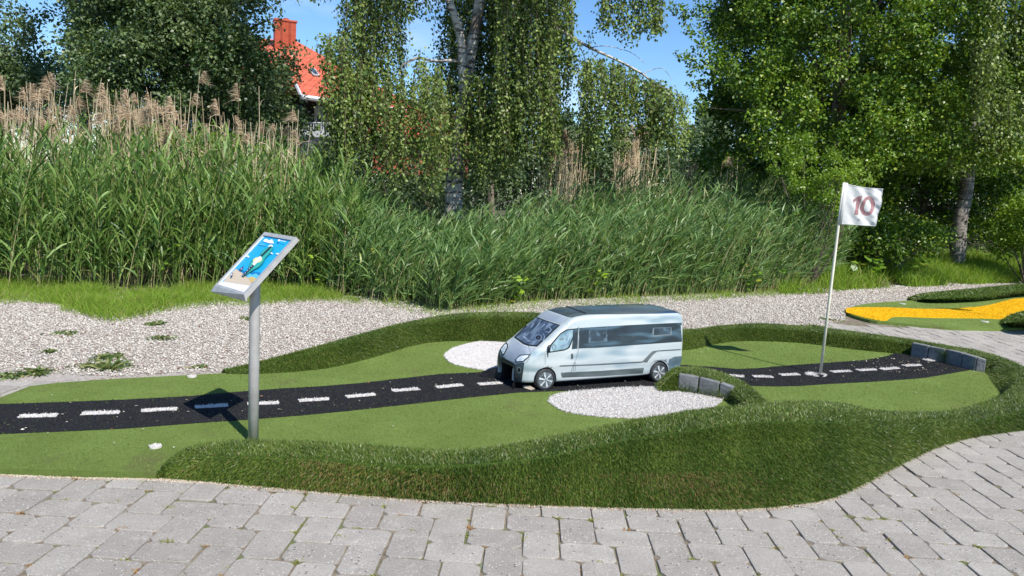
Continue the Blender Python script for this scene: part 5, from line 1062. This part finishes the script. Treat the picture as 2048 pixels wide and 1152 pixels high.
leafy(330, 590, 'bramble', 'leafy plant at the reed foot above the left gravel', 7, .8, .06, .25, 'broad', .16); leafy(170, 590, 'bramble', 'leafy plant climbing the reeds near the left edge', 7, 1.0, .055, .3, 'broad', .18); leafy(1500, 596, 'bramble', 'leafy plant in the reed edge between van and flag', 8, .5, .08, .3, 'broad', .2); leafy(1180, 604, 'bramble', 'leafy plant in the reeds above the van roof', 6, .4, .07, .1, 'lime', .15)
leafy(640, 590, 'bramble', 'leafy plant at the foot of the reeds right of the sign', 8, .45, .08, .1, 'lime', .18); leafy(700, 600, 'bramble', 'leafy plant in the reed edge midway between sign and van', 8, .5, .08, .3, 'broad', .2); leafy(560, 575, 'bramble', 'leafy plant showing behind the sign board', 6, .4, .08, .3, 'broad', .2)
# weeds in the gravel
def weed(u, v, r, h, label, matn='broad', n=40):
    g = G(u, v, .006); P = g + np.stack([rng.normal(size=n) * r * .45, rng.normal(size=n) * r * .45, np.zeros(n)], 1); az = rng.uniform(0, 6.28, n)
    A = nrm(np.stack([np.cos(az), np.sin(az), rng.uniform(.3, 1.6, n)], 1)); V, Fa = strips(P, A, h * rng.uniform(.5, 1.2, n), .013, np.stack([0 * az, 0 * az, -np.full(n, .5)], 1), 2, [.4, 1, .1]); o = mk('weed', V - g, Fa, M[matn], None, tints(n, 6)); o.location = tuple(g); tag(o, label, 'weed', 'weeds in the gravel')
for a in [(222, 738, .05, .16, 'upright weed in the gravel above the left end of the felt'), (215, 718, .10, .10, 'spreading weed patch in the gravel left of the sign'), (180, 735, .09, .07, 'low weed beside the felt edge in the gravel'), (72, 748, .05, .13, 'upright weed near the left end of the gravel'), (25, 752, .09, .06, 'flat weed row at the left frame edge by the paving'),
          (130, 668, .10, .06, 'large low green weed patch in the left gravel'), (100, 705, .03, .06, 'small single weed in the left gravel'), (325, 678, .07, .07, 'grey green weed in the gravel beyond the sign post'), (310, 650, .06, .10, 'thin weed near the grass edge left of the sign'), (500, 640, .08, .07, 'low weed behind the sign post'), (400, 735, .05, .05, 'tiny weed touching the felt behind the tee mark'), (1630, 655, .10, .08, 'weed at the gravel end behind the flag pole'), (1655, 640, .09, .07, 'low weed between the gravel and the paving by the yellow lane'), (1330, 632, .05, .06, 'small weed in the gravel behind the van roof'), (1000, 640, .05, .05, 'small weed behind the bank left of the van')]: weed(*a, matn='weedleaf', n=int(60 + a[2] * 700))
# moss and sprouts in the paving joints
N = 380; Ps = []
for i in range(N):
    a = rng.integers(-30, 34); b = rng.integers(-12, 14); Ps.append(lat(a + rng.normal() * .04, b + rng.normal() * .04))
Ps = np.array(Ps); Ps = Ps[(Ps[:, 1] > 1.5)]; k = ~inpoly(Ps[:, 0], Ps[:, 1], np.r_[lfront, bank[24:100, 0, :2], left[::-1]]); Ps = Ps[k]
# keep only those that really lie in a joint
def injoint(p):
    q = np.array([p[0] - x0, p[1] - y0]) / U; a = pc * q[0] - ps * q[1]; b = ps * q[0] + pc * q[1]
    for (ra, rb, rw, rh) in rects:
        if ra + .12 < a < ra + rw - .12 and rb + .12 < b < rb + rh - .12: return False
    return True
Ps = np.array([p for p in Ps if injoint(p)]); per = 34; n = len(Ps) * per; c = np.repeat(Ps, per, 0) + rng.normal(size=(n, 2)) * [.012, .006]; P = np.c_[c, np.full(n, -.006)]; az = rng.uniform(0, 6.28, n); ln = np.repeat(rng.uniform(.008, .026, len(Ps)), per)
V, Fa = strips(P, nrm(np.stack([np.cos(az), np.sin(az), rng.uniform(.4, 1.8, n)], 1)), ln * rng.uniform(.5, 1.2, n), .0030, np.stack([0 * az, 0 * az, -np.full(n, .3)], 1), 2, [.8, 1, .1])
M['moss'] = foliage('joint_moss', (.16, .18, .04), (.30, .32, .08), (.34, .20, .09), .7, .7, .3, .2); tag(mk('joint_moss', V, Fa, M['moss'], None, tints(n, 6, None, np.repeat(rng.uniform(0, 1, len(Ps)), per))), 'small tufts of moss and weeds in the paving joints', 'moss', None, 'stuff')
# litter of dry leaves on road and felt
N = 900; x = rng.uniform(-2.6, 3.6, N); y = rng.uniform(3.2, 6.8, N); k = inpoly(x, y, roadP) | (inpoly(x, y, outline) & (rng.uniform(size=N) < .16)); P = np.stack([x, y, np.full(N, .043)], 1)[k]
e = G(1800, 728, .04); P = np.r_[P, np.stack([rng.normal(e[0], .22, 90), rng.normal(e[1], .16, 90), np.full(90, .043)], 1)]; P = P[inpoly(P[:, 0], P[:, 1], outline)]; n = len(P)
V, Fa = kites(P, nrm(np.c_[rng.normal(size=(n, 2)), np.zeros(n)]), nrm(np.c_[rng.normal(size=(n, 2)) * .4, np.ones(n)]), rng.uniform(.005, .022, n), .5, .15)
M['litter'] = foliage('leaf_litter', (.20, .17, .08), (.62, .60, .52), (.40, .10, .04), .9, .8, .1, .2); tag(mk('leaf_litter', V, Fa, M['litter'], None, tints(n, 4)), 'scattered dry leaves and petals on the road and felt', 'leaf litter', None, 'stuff')
# pebble lodged in the front bank
g = G(922, 949, .085); bm = bmesh.new(); bmesh.ops.create_icosphere(bm, subdivisions=2, radius=1)
for v in bm.verts: v.co = Vector((v.co.x * .010, v.co.y * .008, v.co.z * .015)) * random.uniform(.92, 1.08)
me = bpy.data.meshes.new('pebble'); bm.to_mesh(me); bm.free(); me.materials.append(M['block']); o = bpy.data.objects.new('pebble', me); COL.objects.link(o); o.location = tuple(g + [0, -.01, .008]); o.rotation_euler = (.2, .5, 0); tag(o, 'small grey pebble caught on the front face of the turf bank', 'pebble')
